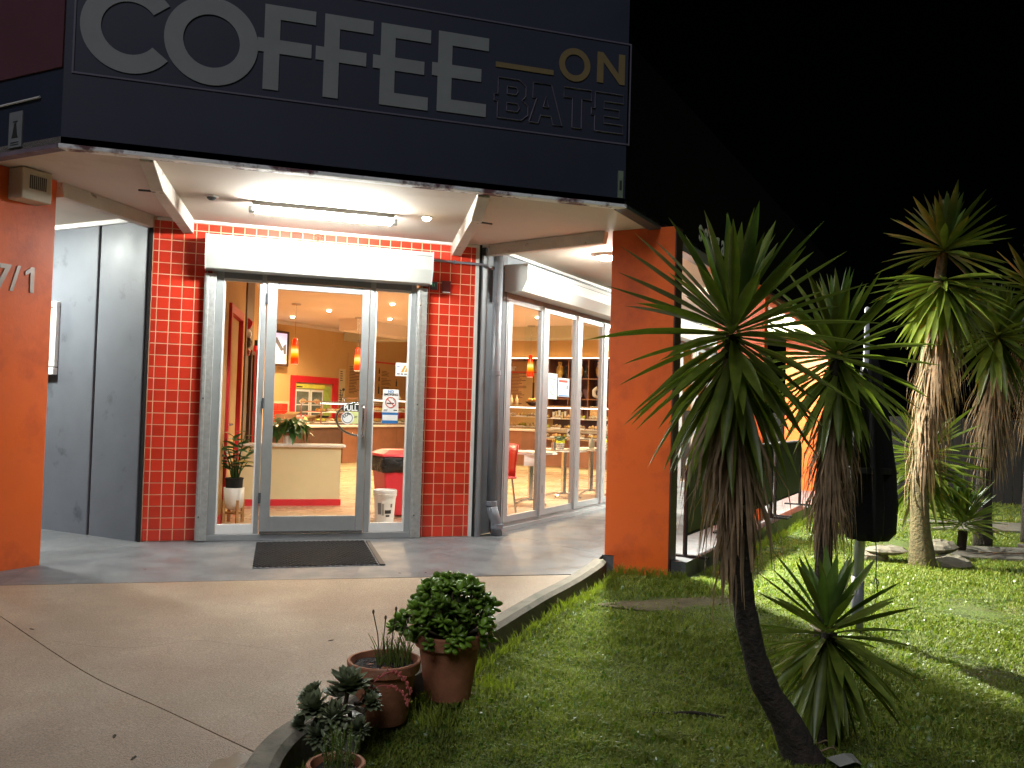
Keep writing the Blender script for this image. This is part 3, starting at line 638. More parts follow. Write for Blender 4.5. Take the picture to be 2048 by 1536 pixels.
obj("letter", fe(1.345, 1.745, 1.30, 1.69, .11, True, .01), 'signw', sg)
obj("dash", MB().box(1.805, 2.285, -.005, -.0005, 3.985, 4.025), 'signy', sg)
obj("letter", arc_band(2.465, 4.095, .135, .085, 0, 2*PI, 40), 'signy', sg)
obj("letter", MB().prism([(2.66, 3.985), (2.66, 4.235), (2.71, 4.235), (2.85, 4.075), (2.85, 4.24), (2.905, 4.24), (2.905, 3.99), (2.86, 3.99), (2.715, 4.155), (2.715, 3.985)], -.005, -.0005, 'y'), 'signy', sg)
def outline(polys):
    b = MB()
    for poly in polys: b.tube([(x, -.003, z) for x, z in poly+[poly[0]]], .0055, 4, cap=False)
    return b
zb, zt = 3.585, 3.905; h3 = zt-zb
def U(x0, sx, pts): return [(x0+sx*a, zb+h3*b) for a, b in pts]
obj("letter", outline([U(1.83, .25, [(0, 0), (0, .42), (-.12, .42), (-.12, .58), (0, .58), (0, 1), (.7, 1), (.92, .85), (.92, .62), (.80, .5), (1, .38), (1, .15), (.78, 0)]), U(1.83, .25, [(.3, .62), (.3, .8), (.6, .8), (.66, .71), (.6, .62)]), U(1.83, .25, [(.3, .2), (.3, .4), (.65, .4), (.72, .3), (.65, .2)])]), 'signo', sg)
obj("letter", outline([U(2.09, .28, [(0, 0), (.22, .62), (.1, .62), (.1, 1), (.65, 1), (1, 0), (.72, 0), (.66, .2), (.34, .2), (.28, 0)]), U(2.09, .28, [(.42, .42), (.5, .7), (.58, .42)])]), 'signo', sg)
obj("letter", outline([U(2.38, .25, [(.3, 0), (.3, .75), (0, .75), (0, 1), (.95, 1), (.95, .75), (.62, .75), (.62, 0)])]), 'signo', sg)
obj("letter", outline([U(2.65, .25, [(0, 0), (0, .40), (-.12, .40), (-.12, .58), (0, .58), (0, 1), (1, 1), (1, .78), (.32, .78), (.32, .6), (.85, .6), (.85, .4), (.32, .4), (.32, .22), (1, .22), (1, 0)])]), 'signo', sg)
# small panels on the fascia ends
pn = thing("fascia_panel", "narrow pale panel with a dark tower shape on the left fascia", "sign", (cL.x, cL.y, 0), -A)
obj("board", MB().box(-.545, -.40, -.012, -.001, 3.035, 3.285), mat("dull_panel", (.16, .17, .18), .6, var=.1, vs=10), pn)
obj("print", MB().prism([(-.510, 3.10), (-.500, 3.13), (-.488, 3.19), (-.488, 3.205), (-.462, 3.205), (-.462, 3.19), (-.452, 3.13), (-.440, 3.10)], -.0135, -.0125, 'y').box(-.50, -.45, -.0135, -.0125, 3.21, 3.22).box(-.52, -.43, -.0135, -.0125, 3.065, 3.072).box(-.52, -.43, -.0135, -.0125, 3.05, 3.056), 'ink', pn)
pn = thing("fascia_panel", "narrow green grey panel near the right end of the front fascia", "sign", (0, 6.43, 0))
obj("board", MB().box(2.868, 2.912, -.0135, -.001, 3.06, 3.28), mat("dull_panel_green", (.15, .19, .14), .6, var=.1, vs=10), pn)
obj("print", MB().box(2.880, 2.900, -.0150, -.0140, 3.12, 3.20), 'ink', pn)
tag(obj("conduit_rod", MB().tube([(-.22, -.012, .345), (-1.4, -.012, .325)], .008, 6), mat("pale_rod", (.6, .6, .6), .4), loc=(cL.x, cL.y, H+.01), rot=(0, 0, -A)), "thin pale rod fixed along the left fascia", "rod")
sb_ = thing("sanga_lettering", "faint sanga bar lettering on the dark side fascia above the yucca", "sign", (cR.x, cR.y, 0), A)
M['glet'] = mat("grey_lettering", (.55, .55, .55), .5, var=.05)
for ch, tt in zip("sanga bar", (2.10, 2.31, 2.53, 2.75, 2.98, 0, 3.38, 3.62, 3.86)):
    if ch != ' ': txt("letter", ch, .35, 'glet', sb_, (tt, -.004, 3.12), ext=.002, bold=.004, sx=.95)
# vent box on the left pier top
vb = thing("vent_box", "cream vent box with a slotted grille at the top of the left pier", "vent", (-1.560, 7.300, 2.76), -A)
obj("body", MB().box(-.34, .115, -.165, .075, 0, .235), mat("cream_plastic", (.52, .46, .36), .5, var=.05), vb, bevel=.01)
for k in range(9): obj("slat", MB().box(.1155, .1185, -.105+k*.0155, -.098+k*.0155, .085, .185), 'greyd', vb)

# ---------------------------------------------------------------- piers
def pier(loc, rz, ln, x0, x1, label, zb_=-.3):
    o = thing("pier", label, "pier", (loc[0], loc[1], 0), rz, "orange rendered piers along the pavement edge")
    obj("shaft", MB().box(x0, x1, -ln, 0, zb_, H-.001), 'orange', o, bevel=.006)
    return o
pl_ = pier(pin_l, -A, .64, -.22, 0, "orange rendered pier at the left edge carrying metal house numbers")
pr_ = pier(pin_r, A, .61, 0, .18, "large orange rendered pier right of the entrance")
obj("end_shade", MB().box(.0, .18, -.622, -.6105, -.3, H-.002), 'orange_shade', pr_)  # dark sheet over the pier's outer end, painted shade for its unlit face
q0 = Vector((pin_r[0], pin_r[1], 0))
pier(xy(q0+Rd*3.72), A, .61, 0, .18, "second orange pier along the side terrace, behind the tall yucca")
pier(xy(q0+Rd*8.9-Rn*.12), A, .74, 0, .18, "farthest orange pier along the side terrace, behind the second yucca")
hn = thing("house_number", "brushed metal 7/1 house number on the left orange pier", "house number", (pin_l[0], pin_l[1], 0), -A)
M['brush'] = mat("brushed_number", (.34, .29, .27), .35, .7, var=.1)
obj("digit", MB().prism([(-.158, 2.09), (-.158, 2.285), (-.185, 2.285), (-.230, 2.245), (-.230, 2.215), (-.190, 2.243), (-.188, 2.09)], .002, .008, 'x'), 'brush', hn)
for ch, d, hgt in (("7", .475, .27), ("/", .345, .27)):
    txt("digit", ch, hgt, 'brush', hn, (.004, -d, 2.09), (PI/2, 0, PI/2), .003, .004)

# ---------------------------------------------------------------- café barriers along the side
def barrier(t0, t1, label):
    o = thing("cafe_barrier", label, "barrier", cR+Rn*.20, A, "dark café barriers on the side terrace")
    pts = [(t0, 0, 0), (t0, 0, .84), (t0+.10, 0, .96), (t1-.10, 0, .96), (t1, 0, .84), (t1, 0, 0)]
    obj("frame", MB().tube(pts, .022, 8).tube([(t0, 0, .20), (t1, 0, .20)], .015, 6), 'black', o)
    obj("screen", MB().prism([(t0+.02, .215), (t0+.02, .83), (t0+.11, .945), (t1-.11, .945), (t1-.02, .83), (t1-.02, .215)], -.006, .006, 'y'), 'screenm', o)
    for t in (t0, t1): obj("foot", MB().box(t-.03, t+.03, -.22, .22, 0, .02), 'black', o)
barrier(1.22, 3.00, "dark café barrier screen nearest the large orange pier")
barrier(3.10, 4.95, "second dark café barrier screen, behind the yucca trunk")
barrier(5.20, 7.00, "third dark café barrier screen toward the far orange pier")

# ---------------------------------------------------------------- door mat
dm = thing("door_mat", "black perforated rubber mat set in the pavement before the door", "mat", (0, 0, 0))
mx0, mx1, my0, my1 = .135, 1.150, 7.10, 8.36
def skew(x, y):  # small taper like the joint lines
    f = (y-my0)/(my1-my0); return (x+(.05*f if x < .6 else .06*f), y)
obj("base", MB().prism([skew(mx0, my0), skew(mx1-.02, my0), skew(mx1-.02, my1), skew(mx0, my1)], .001, .006, 'z'), mat("mat_base", (.10, .10, .105), .6), dm)
lat = MB(); ny = 27
for j in range(ny):
    y = my0+(my1-my0)*(j+.5)/ny; f = (y-my0)/(my1-my0)
    xa, xb = mx0+.05*f, mx1-.03+.055*f; pts = []; n = 44
    for k in range(n+1): pts.append((xa+(xb-xa)*k/n, y+(.011 if (k+j) % 2 else -.011), .013))
    vs = [];
    for p in pts: vs += [(p[0], p[1]-.005, .006), (p[0], p[1]-.003, .017), (p[0], p[1]+.003, .017), (p[0], p[1]+.005, .006)]
    lat.add(vs, [(i*4+q, (i+1)*4+q, (i+1)*4+q+1, i*4+q+1) for i in range(n) for q in range(3)])
lo = obj("lattice", lat, 'rubber', dm); lo['kind'] = 'stuff'
obj("edge_strip", MB().prism([skew(mx1-.015, my0), skew(mx1+.03, my0-.01), skew(mx1+.02, my1), skew(mx1-.015, my1)], .001, .012, 'z'), 'rubber', dm)
# ---------------------------------------------------------------- inside the shop
# left partition wall running away from the door
pd = Vector((.106, .994, 0)).normalized(); PRZ = math.atan2(pd.y, pd.x)      # local x = along the wall, local -y faces the room
pw = thing("partition_wall", "tan inner wall with a dark timber section left of the entrance", "wall", (-.262, 8.98, 0), PRZ)
obj("plaster", MB().box(-.22, .98, .0, .10, 0, H-.002), 'tan', pw)
obj("plaster", MB().box(2.25, 2.62, .0, .10, 0, H-.002), 'tan', pw)
obj("timber_panel", MB().box(2.63, 3.55, -.02, .10, 0, H-.002), mat("taupe_panel", (.16, .115, .08), .6), pw)
obj("plaster", MB().box(3.56, 6.6, .0, .10, 0, H-.002), 'tan', pw)
obj("skirting", MB().box(-.20, .96, -.02, -.001, .0, .09), 'redp', pw)
obj("plaster", MB().box(.981, 2.249, .0, .10, 2.40, H-.002), 'tan', pw)
rdr = thing("inner_door", "inner timber door in a bright red frame behind the left sidelight", "door", (-.262, 8.98, 0), PRZ)
for a, b in ((.99, 1.09), (2.14, 2.24)): obj("frame", MB().box(a, b, -.03, .10, 0, 2.395), 'redp', rdr)
obj("frame", MB().box(1.091, 2.139, -.03, .10, 2.30, 2.395), 'redp', rdr)
dl_ = obj("leaf", MB().box(1.10, 2.13, .02, .06, .01, 2.29), 'tan', rdr)
obj("handle", MB().tube([(1.20, .02, 1.05), (1.20, -.04, 1.05), (1.32, -.04, 1.05)], .012, 8).box(1.17, 1.23, .008, .019, .96, 1.14), 'steel', dl_)
for k, (x, z) in enumerate(((3.0, 2.0), (3.62, 2.1), (4.4, 2.1))):
    o = thing("framed_mirror", ("tall dark framed panel low on the timber section of the inner wall", "tall red framed panel on the inner wall beyond the timber section", "farthest tall red framed panel on the inner wall")[k], "panel", (-.262, 8.98, 0), PRZ)
    W = .5 if k else .42; mt = 'redp' if k else 'brownd'
    for q in (MB().box(x, x+.05, -.06, -.021, .3, z), MB().box(x+W, x+W+.05, -.06, -.021, .3, z), MB().box(x+.05, x+W, -.06, -.021, z-.05, z), MB().box(x+.05, x+W, -.06, -.021, .3, .35)): obj("frame", q, mt, o)
    obj("panel", MB().box(x+.05, x+W, -.035, -.0215, .35, z-.05), 'brownd', o)
po = tag(obj("post", MB().box(.14, .20, 12.9, 12.96, 0, 2.2), 'black'), "black square post standing behind the left sidelight", "post")
wh = thing("wall_hanging", "dark red and white hanging ornament high on the timber section", "ornament", (.05, 11.75, 2.2))
for z, r, mt in ((.13, .07, 'redp'), (0, .06, 'white'), (-.12, .065, 'brownd'), (-.24, .05, 'pinkst')):
    obj("bunch", MB().ellip((0, 0, z), (r, r*.7, r), 8, 5, jit=.25), mt, wh)

# half wall by the entrance, and its plants
hw = thing("half_wall", "cream half wall with a white bullnose top and red skirting", "half wall", (0, 11.40, 0))
obj("wall", MB().box(-.02, 1.27, 0, .14, .085, .745), 'tanl', hw)
obj("skirting", MB().box(-.02, 1.285, -.015, .155, .0, .084), 'redp', hw, bevel=.004)
obj("top", MB().box(-.02, 1.325, -.05, .19, .746, .792), 'bench', hw, bevel=.02)
def leaf_mesh(name, L, W, mt, droop=.2, chan=.12, n=6, tip=1.0, base=.5):
    b = MB(); vs = []; fs = []
    for i in range(n+1):
        u = i/n; wd = W*(base+(1-base)*min(1, u/.25))*(1 if u < .35 else max(0.01, (1-((u-.35)/.65)**tip))) / 2
        x = L*u; z = -droop*L*u*u
        vs += [(x, -wd, z+chan*wd*2), (x, 0, z), (x, wd, z+chan*wd*2)]
    for i in range(n): fs += [(i*3, i*3+3, i*3+4, i*3+1), (i*3+1, i*3+4, i*3+5, i*3+2)]
    return b.add(vs, fs).mesh(name, M[mt], True)
def orient(dirv, roll=0):
    d = Vector(dirv).normalized(); y = Vector((0, 0, 1)).cross(d)
    if y.length < .05: y = Vector((0, 1, 0))
    y.normalize(); z = d.cross(y)
    mt = Matrix((d, y, z)).transposed(); return (mt @ Matrix.Rotation(roll, 3, 'X')).to_euler()
def sph(az, el): return Vector((math.cos(el)*math.cos(az), math.cos(el)*math.sin(az), math.sin(el)))
op = thing("potted_plant", "leafy green plant in a small white pot on the half wall", "plant", (.60, 11.47, .793))
obj("pot", MB().lathe([(.05, 0), (.065, .10), (.058, .10), (.052, .09), (.0001, .09)], n=20), 'white', op, smooth=False)
obj("pot", MB().lathe([(.06, .101), (.064, .14), (.055, .14), (.05, .12), (.0001, .12)], n=20), 'terra', op)
lms = [leaf_mesh("leaf", .20, .11, 'leafp', .5, .15, 5, 1.6), leaf_mesh("leaf", .17, .09, 'leafp', .3, .15, 5, 1.6)]
for k in range(46):
    az = rnd.uniform(0, 2*PI); r = rnd.uniform(.02, .20); z = .15+.15*rnd.random()+.05*(1-r/.2)
    put("leaf", lms[k % 2], op, (r*math.cos(az), r*.6*math.sin(az), z), orient(sph(az, rnd.uniform(-1.1, .5)), rnd.uniform(-.5, .5)))
sm = MB()
for k in range(10):
    az = k*.63; sm.tube([(0, 0, .1), (.04*math.cos(az), .04*math.sin(az), .2), (.14*math.cos(az), .10*math.sin(az), .27)], .004, 5)
obj("stem", sm, 'stem', op)
zz = thing("potted_plant", "zz plant in a black liner inside a white pot on a pine stand", "plant", (-.035, 9.84, 0))
for a in (.4, 2.0, 3.5, 5.1): obj("leg", MB().prism([(-.015, -.012), (.015, -.012), (.015, .012), (-.015, .012)], .0, .25, 'z', Matrix.Translation((.105*math.cos(a), .105*math.sin(a), 0)) @ Matrix.Rotation(a, 4, 'Z')), 'wood', zz)
obj("cross_bar", MB().box(-.10, .10, -.012, .012, .09, .12).box(-.012, .012, -.10, .10, .1205, .14), 'wood', zz)
obj("pot", MB().lathe([(.06, .145), (.095, .165), (.105, .22), (.108, .38), (.10, .38), (.098, .30), (.0001, .30)], n=28), 'white', zz, smooth=True)
obj("liner", MB().lathe([(.085, .32), (.093, .47), (.098, .47), (.098, .485), (.088, .485), (.085, .46), (.0001, .455)], n=24), 'black', zz)
lz = leaf_mesh("leaf", .125, .068, 'leafp', .12, .12, 5, 1.8); lzy = leaf_mesh("leaf", .13, .065, 'leafy', .1, .12, 5, 1.8)
for (ax, ay, tx, ty, tz, mm) in ((-.02, 0, -.14, -.02, .84, lz), (.0, .01, -.03, .03, .93, lz), (.02, 0, .10, -.01, .98, lz), (.01, -.02, .03, -.05, .88, lz), (.03, 0, .16, .04, .80, lz), (-.01, .0, -.07, -.06, .78, lz), (.03, -.02, .13, -.05, .66, lzy)):
    P = [Vector((ax, ay, .45)), Vector((ax*.5+tx*.35, ay*.5+ty*.35, .45+(tz-.45)*.5)), Vector((tx, ty, tz))]
    obj("stem", MB().tube(P, [.011, .008, .003], 6), 'leafp', zz, smooth=True)
    for k in range(9 if mm is lz else 3):
        u = .35+.65*k/8 if mm is lz else .8+.1*k; p = P[0]*(1-u)**2+P[1]*2*u*(1-u)+P[2]*u*u; az = (0 if k % 2 else PI)+rnd.uniform(-.6, .6)
        put("leaf", mm, zz, p, orient(sph(az, rnd.uniform(.0, .8)), rnd.uniform(-.4, .4)))
# bucket and bin behind the right sidelight
bk = thing("bucket", "white lidded plastic bucket with black print behind the right sidelight", "bucket", (1.60, 9.80, 0))
obj("body", MB().lathe([(.105, 0), (.122, .27), (.126, .27), (.126, .29)], n=32), 'white', bk, smooth=False)
obj("lid", MB().lathe([(.132, .291), (.134, .315), (.128, .32), (.134, .325), (.134, .355), (.125, .362), (.118, .352), (.0001, .352)], n=32), 'white', bk)
def onband(a0, a1, z0, z1, r=.1185, n=6):
    vs = []; fs = []
    for i in range(n+1):
        a = a0+(a1-a0)*i/n; rr0 = .105+.017*z0/.27+.0015; rr1 = .105+.017*z1/.27+.0015
        vs += [(rr0*math.cos(a), rr0*math.sin(a), z0), (rr1*math.cos(a), rr1*math.sin(a), z1)]
    for i in range(n): fs.append((2*i, 2*i+2, 2*i+3, 2*i+1))
    return MB().add(vs, fs)
obj("print", onband(-2.45, -2.05, .09, .22), 'pvc', bk); obj("print", onband(-2.0, -1.78, .08, .21), mat("grey_print", (.35, .37, .35), .6), bk)
obj("print", onband(-1.70, -1.05, .10, .14), 'ink', bk); obj("print", onband(-1.60, -1.2, .065, .085), 'ink', bk); obj("print", onband(-1.15, -.95, .17, .21), 'pvc', bk)
bn = thing("wheelie_bin", "red bin with its lid over a black liner behind the bucket", "bin", (1.83, 10.35, 0), .15)
obj("body", MB().add([(-.19, -.2, .02), (.19, -.2, .02), (.19, .2, .02), (-.19, .2, .02), (-.25, -.26, .68), (.25, -.26, .68), (.25, .26, .68), (-.25, .26, .68)], [(0, 3, 2, 1), (4, 5, 6, 7), (0, 1, 5, 4), (1, 2, 6, 5), (2, 3, 7, 6), (3, 0, 4, 7)]), 'redpl', bn, bevel=.02)
def ripple(q, z): return 1+.035*math.sin(q*9+z*30)+.02*math.sin(q*17)
obj("liner", MB().lathe([(.30, .53), (.325, .60), (.335, .69), (.33, .71)], n=48, wob=lambda q, z: (1/max(abs(math.cos(q)), abs(math.sin(q))))*.86*ripple(q, z)), 'bag', bn, smooth=True)
obj("lid", MB().lathe([(.33, .712), (.345, .72), (.33, .745), (.20, .79), (.0001, .80)], n=32, wob=lambda q, z: (1/max(abs(math.cos(q)), abs(math.sin(q))))**.8*.86), 'redpl', bn)

# counters: straight part in front of the left back wall, return in front of the right back wall
CB = Vector((2.02, 17.89, 0)); CA = Vector((5.87, 17.98, 0))
def counter(P, rz, x0, x1, label, dark=None):
    o = thing("shop_counter", label, "counter", P, rz, "brown fronted shop counters")
    n = max(1, round((x1-x0)/.9)); wd = (x1-x0)/n
    for k in range(n): obj("front_panel", MB().box(x0+k*wd+.003, x0+(k+1)*wd-.003, 0, .03, .12, .85), 'brown' if not dark else 'brownd', o)
    obj("carcass", MB().box(x0, x1, .032, .62, .12, .85), 'brownd', o)
    obj("kickboard", MB().box(x0, x1, .04, .60, 0, .119), 'tanl', o)
    obj("top", MB().box(x0-.02, x1+.02, -.04, .68, .851, .90), 'bench', o, bevel=.012)
    return o
counter(CB, A, 0, 2.75, "brown fronted counter with a pale top seen through the shop door")
counter(CB, A, -1.95, -.05, "dark fronted low counter behind the plant on the half wall", True)
counter(CA, -A, -2.6, 3.2, "long brown counter seen through the folding windows")
def case(P, rz, x0, x1, z0, z1, shelves, label, y0=.06, y1=.60, glow=True):
    o = thing("display_case", label, "display case", P, rz, "glass food display cases")
    fr_ = MB()
    for x in (x0, x1-.02): fr_.box(x, x+.02, y0, y0+.02, z0, z1).box(x, x+.02, y1-.02, y1, z0, z1)
    obj("frame", fr_, 'steel', o)
    obj("top", MB().box(x0, x1, y0, y1, z1+.001, z1+.03), 'steel', o)
    obj("base", MB().box(x0, x1, y0, y1, z0-.03, z0-.001), 'steel', o)
    obj("pane", MB().add([(x0+.02, y0+.004, z0), (x1-.02, y0+.004, z0), (x1-.02, y0+.004, z1), (x0+.02, y0+.004, z1)], [(0, 1, 2, 3)]), 'glassc', o)
    obj("light_strip", MB().box(x0+.03, x1-.03, y0+.03, y0+.06, z1-.022, z1-.004), 'strip', o)
    for zs in shelves:
        sh = obj("shelf", MB().box(x0+.021, x1-.021, y0+.05, y1-.03, zs, zs+.012), 'bench', o)
        n = int((x1-x0)/.26)
        for k in range(n):
            xx = x0+.05+(x1-x0-.1)*k/n
            obj("food_tray", MB().box(xx, xx+.20, y0+.08, y1-.10, zs+.0125, zs+.03), 'white' if k % 2 else 'steel', sh)
            fb = MB()
            for q in range(5): fb.ellip((xx+.04+.035*q, y0+.16+.05*(q % 2), zs+.055), (.032, .06, .026+.01*(q % 3)), 7, 4, jit=.18)
            obj("food", fb, ('tray', 'gold', 'tray', 'cookie', 'leafy')[(k+int(zs*10)) % 5], sh)
    return o
case(CB, A, -.62, .62, .931, 1.34, (.94, 1.14), "glass display case nearest the red framed hatch")
case(CB, A, .70, 2.55, .931, 1.44, (.94, 1.18), "longer glass display case with warm light behind the door handle")
case(CA, -A, -1.5, .36, .931, 1.38, (.94, 1.16), "glass display case behind the first folding window panel")
case(CA, -A, .44, 2.75, .731, 1.39, (.74, .93, 1.14), "tall glass display case with three shelves behind the white tables", y0=-.22, y1=.03)
# things on the counters
def on(P, rz, x, y, z): return P+Vector((x*math.cos(rz)-y*math.sin(rz), x*math.sin(rz)+y*math.cos(rz), z))
for k, (x, mt, lb) in enumerate(((-.98, 'cookie', "orange sauce bottle on the counter behind the half wall"), (-1.10, 'pinkst', "red topped sauce bottle on the counter behind the half wall"))):
    o = thing("sauce_bottle", lb, "bottle", on(CB, A, x, .15, .901), A, "sauce bottles")
    obj("body", MB().lathe([(.04, 0), (.042, .11), (.02, .15), (.015, .16), (.0001, .165)], n=16), mt, o, smooth=True)
    obj("cap", MB().lathe([(.016, .161), (.006, .21), (.0001, .212)], n=12), 'redpl', o)
for k, (x, w_, h_, lb) in enumerate(((-1.62, .34, .20, "open cardboard box left on the dark counter behind the door glass"), (-.86, .40, .13, "low brown carton on the dark counter beside the sauce bottles"), (-.50, .22, .17, "small upright carton leaning by the display case"))):
    o = thing("carton", lb, "box", on(CB, A, x, .30 if k else .10, .901), A+.2*k, "cartons on the counter")
    obj("box", MB().box(0, w_, 0, .22, 0, h_), mat("card%d" % k, (.34, .20, .12), .8, var=.15), o)
    obj("flap", MB().add([(0, 0, h_), (w_, 0, h_), (w_, -.10, h_+.05), (0, -.10, h_+.05)], [(0, 1, 2, 3)]), 'tanl', o)
for k, x in enumerate((-1.75, -1.35, -.1)):
    o = thing("bowl_stack", ("stack of foil trays on the far left of the dark counter", "second stack of foil trays on the dark counter", "steel bowl stack beside the display case")[k], "trays", on(CB, A, x, .45, .901), A)
    for j in range(4): obj("bowl", MB().lathe([(.09, j*.045), (.13, j*.045+.04), (.12, j*.045+.04), (.085, j*.045+.006)], n=18), 'steel', o)
for k in range(2):
    o = thing("squeeze_bottle", ("pale squeeze bottle on the display case, left of its pair", "pale squeeze bottle on the display case, right of its pair")[k], "bottle", on(CA, -A, -.40+.13*k, .3, 1.411), 0, "squeeze bottles behind the first window panel")
    obj("body", MB().lathe([(.035, 0), (.037, .14), (.015, .17), (.005, .24), (.0001, .24)], n=14), 'tanl', o, smooth=True)
o = thing("fruit_bowl", "dark wire bowl of fruit on the display case behind the first panel", "bowl", on(CA, -A, .12, .3, 1.411))
obj("bowl", MB().lathe([(.06, 0), (.16, .09), (.155, .09), (.055, .006)], n=20), 'brownd', o)
for k in range(6): obj("fruit", MB().ellip((.07*math.cos(k), .07*math.sin(k), .11+.02*(k % 2)), (.045,)*3, 8, 5), 'inko' if k % 2 else 'gold', o, smooth=True)
o = thing("utensil_jar", "glass jar of dark utensils on the display case by the menu sheet", "jar", on(CB, A, .25, .3, 1.371))
obj("jar", MB().lathe([(.045, 0), (.05, .16), (.046, .16), (.042, .01)], n=16), 'glassc', o)
obj("utensils", MB().tube([(0, 0, .02), (-.02, 0, .27)], .006, 5).tube([(.01, 0, .02), (.05, 0, .25)], .006, 5).ellip((.05, 0, .26), (.03, .01, .03), 6, 4), 'black', o)
for k in range(3):
    o = thing("paper_cone", ("leftmost white paper cone on the long display case", "middle white paper cone on the long display case", "rightmost white paper cone on the long display case")[k], "cone", on(CB, A, 1.85+.22*k, .3, 1.471), 0, "paper cones on the display case")
    obj("cone", MB().lathe([(.07, 0), (.0001, .15)], n=14), 'tanl', o)
# back walls: tiles, hatch, menus, shelves, TV
BW = Vector((1.3, 18.9, 0)); AW = Vector((6.6, 20.0, 0))
sp = thing("splashback", "red tiled splashback behind the counters", "splashback", BW, A)
obj("grout_bed", MB().box(-3.2, -.48, -.012, .0, .85, 1.35).box(1.07, 4.2, -.012, .0, .85, 1.35), 'grout', sp)
big = MB().box(-.0705, .0705, -.008, 0, -.0705, .0705).mesh("tile", M['tile'])
for j in range(3):
    for k in range(50):
        x = -3.12+.148*k
        if -.56 < x < 1.15 or x > 4.1: continue
        put("tile", big, sp, (x, -.0125, .935+.148*j))
ht = thing("serving_hatch", "red framed serving hatch in the back wall with a kitchen fridge beyond", "hatch", BW, A)
for q in (MB().box(-.47, -.35, -.06, .0, .98, 1.90), MB().box(.86, 1.02, -.06, .0, .98, 1.90), MB().box(-.35, .86, -.06, .0, 1.76, 1.90), MB().box(-.35, .86, -.10, .0, .98, 1.03)): obj("frame", q, 'redp', ht, bevel=.004)
obj("interior", MB().box(-.35, .86, -.012, -.002, 1.03, 1.76), mat("kitchen_wall", (.42, .46, .30), .6, var=.1), ht)
fg = thing("kitchen_fridge", "white glass door fridge with a yellow header seen in the serving hatch", "fridge", on(BW, A, 0, 0, 0), A)
obj("header", MB().box(-.30, .60, -.030, -.013, 1.64, 1.73), mat("fridge_yellow", (.72, .72, .10), .4), fg)
obj("header_band", MB().box(-.30, -.12, -.034, -.031, 1.655, 1.68), 'ink', fg)
for a, b in ((-.33, .12), (.15, .55)):
    d = obj("door", MB().box(a, b, -.028, -.0135, 1.035, 1.61), 'white', fg)
    obj("glass", MB().box(a+.04, b-.04, -.0315, -.029, 1.07, 1.57), mat("fridge_glass", (.13, .15, .12), .15, var=.3, vs=6), d)
    obj("shelf", MB().box(a+.04, b-.04, -.034, -.032, 1.28, 1.30), 'white', d)
    obj("goods", MB().ellip(((a+b)/2, -.033, 1.36), (.12, .006, .06), 8, 4, jit=.2), 'tray', d)
obj("side_panel", MB().box(.58, .80, -.03, -.0135, 1.035, 1.70), mat("green_panel", (.35, .48, .10), .5, var=.3, vs=8), fg)
def board(P, rz, x0, x1, z0, z1, label, lines, mt='board', head=None, red=False, bottles=(), sz=.035):
    o = thing("menu_board", label, "menu board", P, rz, "menu boards on the back walls")
    obj("board", MB().box(x0, x1, -.03, -.002, z0, z1), mt, o)
    if head: txt("letters", head[0], head[1], 'paper', o, (head[2], -.034, head[3]), ext=.004, bold=.006)
    if red: obj("red_line", MB().box(x0+.03, x1-.10, -.033, -.031, red, red+.04), 'inkr', o)
    tb = MB(); r_ = random.Random(hash(label) % 97 if False else len(label))
    for (lx, lz, lw, n) in lines:
        for k in range(n): tb.box(lx, lx+lw*r_.uniform(.4, 1), -.0325, -.031, lz-k*sz, lz-k*sz+sz*.38)
    pr = obj("print", tb, 'brownd', o); pr['kind'] = 'stuff'
    for (bx, bz, bh) in bottles: obj("bottle_picture", MB().box(bx, bx+.05, -.0325, -.031, bz, bz+bh*.7).box(bx+.015, bx+.035, -.0325, -.031, bz+bh*.7, bz+bh), 'ink', o)
    return o
board(AW, -A, -1.35, .74, 1.40, 2.46, "tan Sanga Bar menu board behind the first folding window panel", [(-.36, 2.20, .42, 22), (.34, 2.0, .26, 14)], head=("Sanga Bar", .20, -1.02, 2.28), red=2.215, bottles=((-.46, 1.45, .45), (-.46, 2.02, .14), (.22, 1.60, .55), (-.62, 1.8, .3)))
board(BW, A, 1.36, 1.98, 1.52, 2.50, "narrow tan menu board left of the door handle side, behind the pendant", [(1.42, 2.18, .42, 18)], mt='board')
board(BW, A, 2.15, 3.95, 1.42, 2.44, "wide tan menu board with a red line seen above the NO SMOKING sign", [(2.62, 2.14, .45, 4), (2.62, 1.96, .4, 5), (2.62, 1.76, .45, 6)], red=2.33, bottles=((2.50, 2.08, .14), (2.50, 1.90, .14), (2.50, 1.60, .24), (3.2, 1.80, .18), (3.2, 1.62, .14)))
board(BW, A, 1.06, 1.28, 1.37, 2.12, "cream paper price list beside the serving hatch", [(1.10, 2.05, .12, 5), (1.09, 1.62, .16, 6)], mt='tanl', sz=.05)
tvo_ = thing("television", "wall television showing a purple picture above an orange band", "television", on(BW, A, -1.05, -.10, 2.42), A)
obj("bezel", MB().box(-.36, .36, -.05, .0, -.36, .36), 'brownd', tvo_, bevel=.01)
obj("screen", MB().box(-.32, .29, -.0525, -.051, -.13, .31), 'tv', tvo_)
obj("screen", MB().box(-.32, .29, -.0525, -.051, -.24, -.131), 'tvo', tvo_); obj("screen", MB().box(-.32, .29, -.0525, -.051, -.31, -.241), 'tvw', tvo_)
obj("picture_detail", MB().prism([(-.1, .2), (.0, .22), (.2, -.02), (.12, -.06)], -.0555, -.054, 'y').prism([(.18, .05), (.26, .1), (.27, -.1), (.2, -.12)], -.0555, -.054, 'y'), 'pvc', tvo_)
sh = thing("wall_shelving", "dark brown cube shelving on the right back wall", "shelves", AW, -A)
X0, X1, NX, NZ = .78, 3.30, 5, 3
cw = (X1-X0)/NX; zs_ = [.92, 1.13, 1.60, 2.075, 2.54]
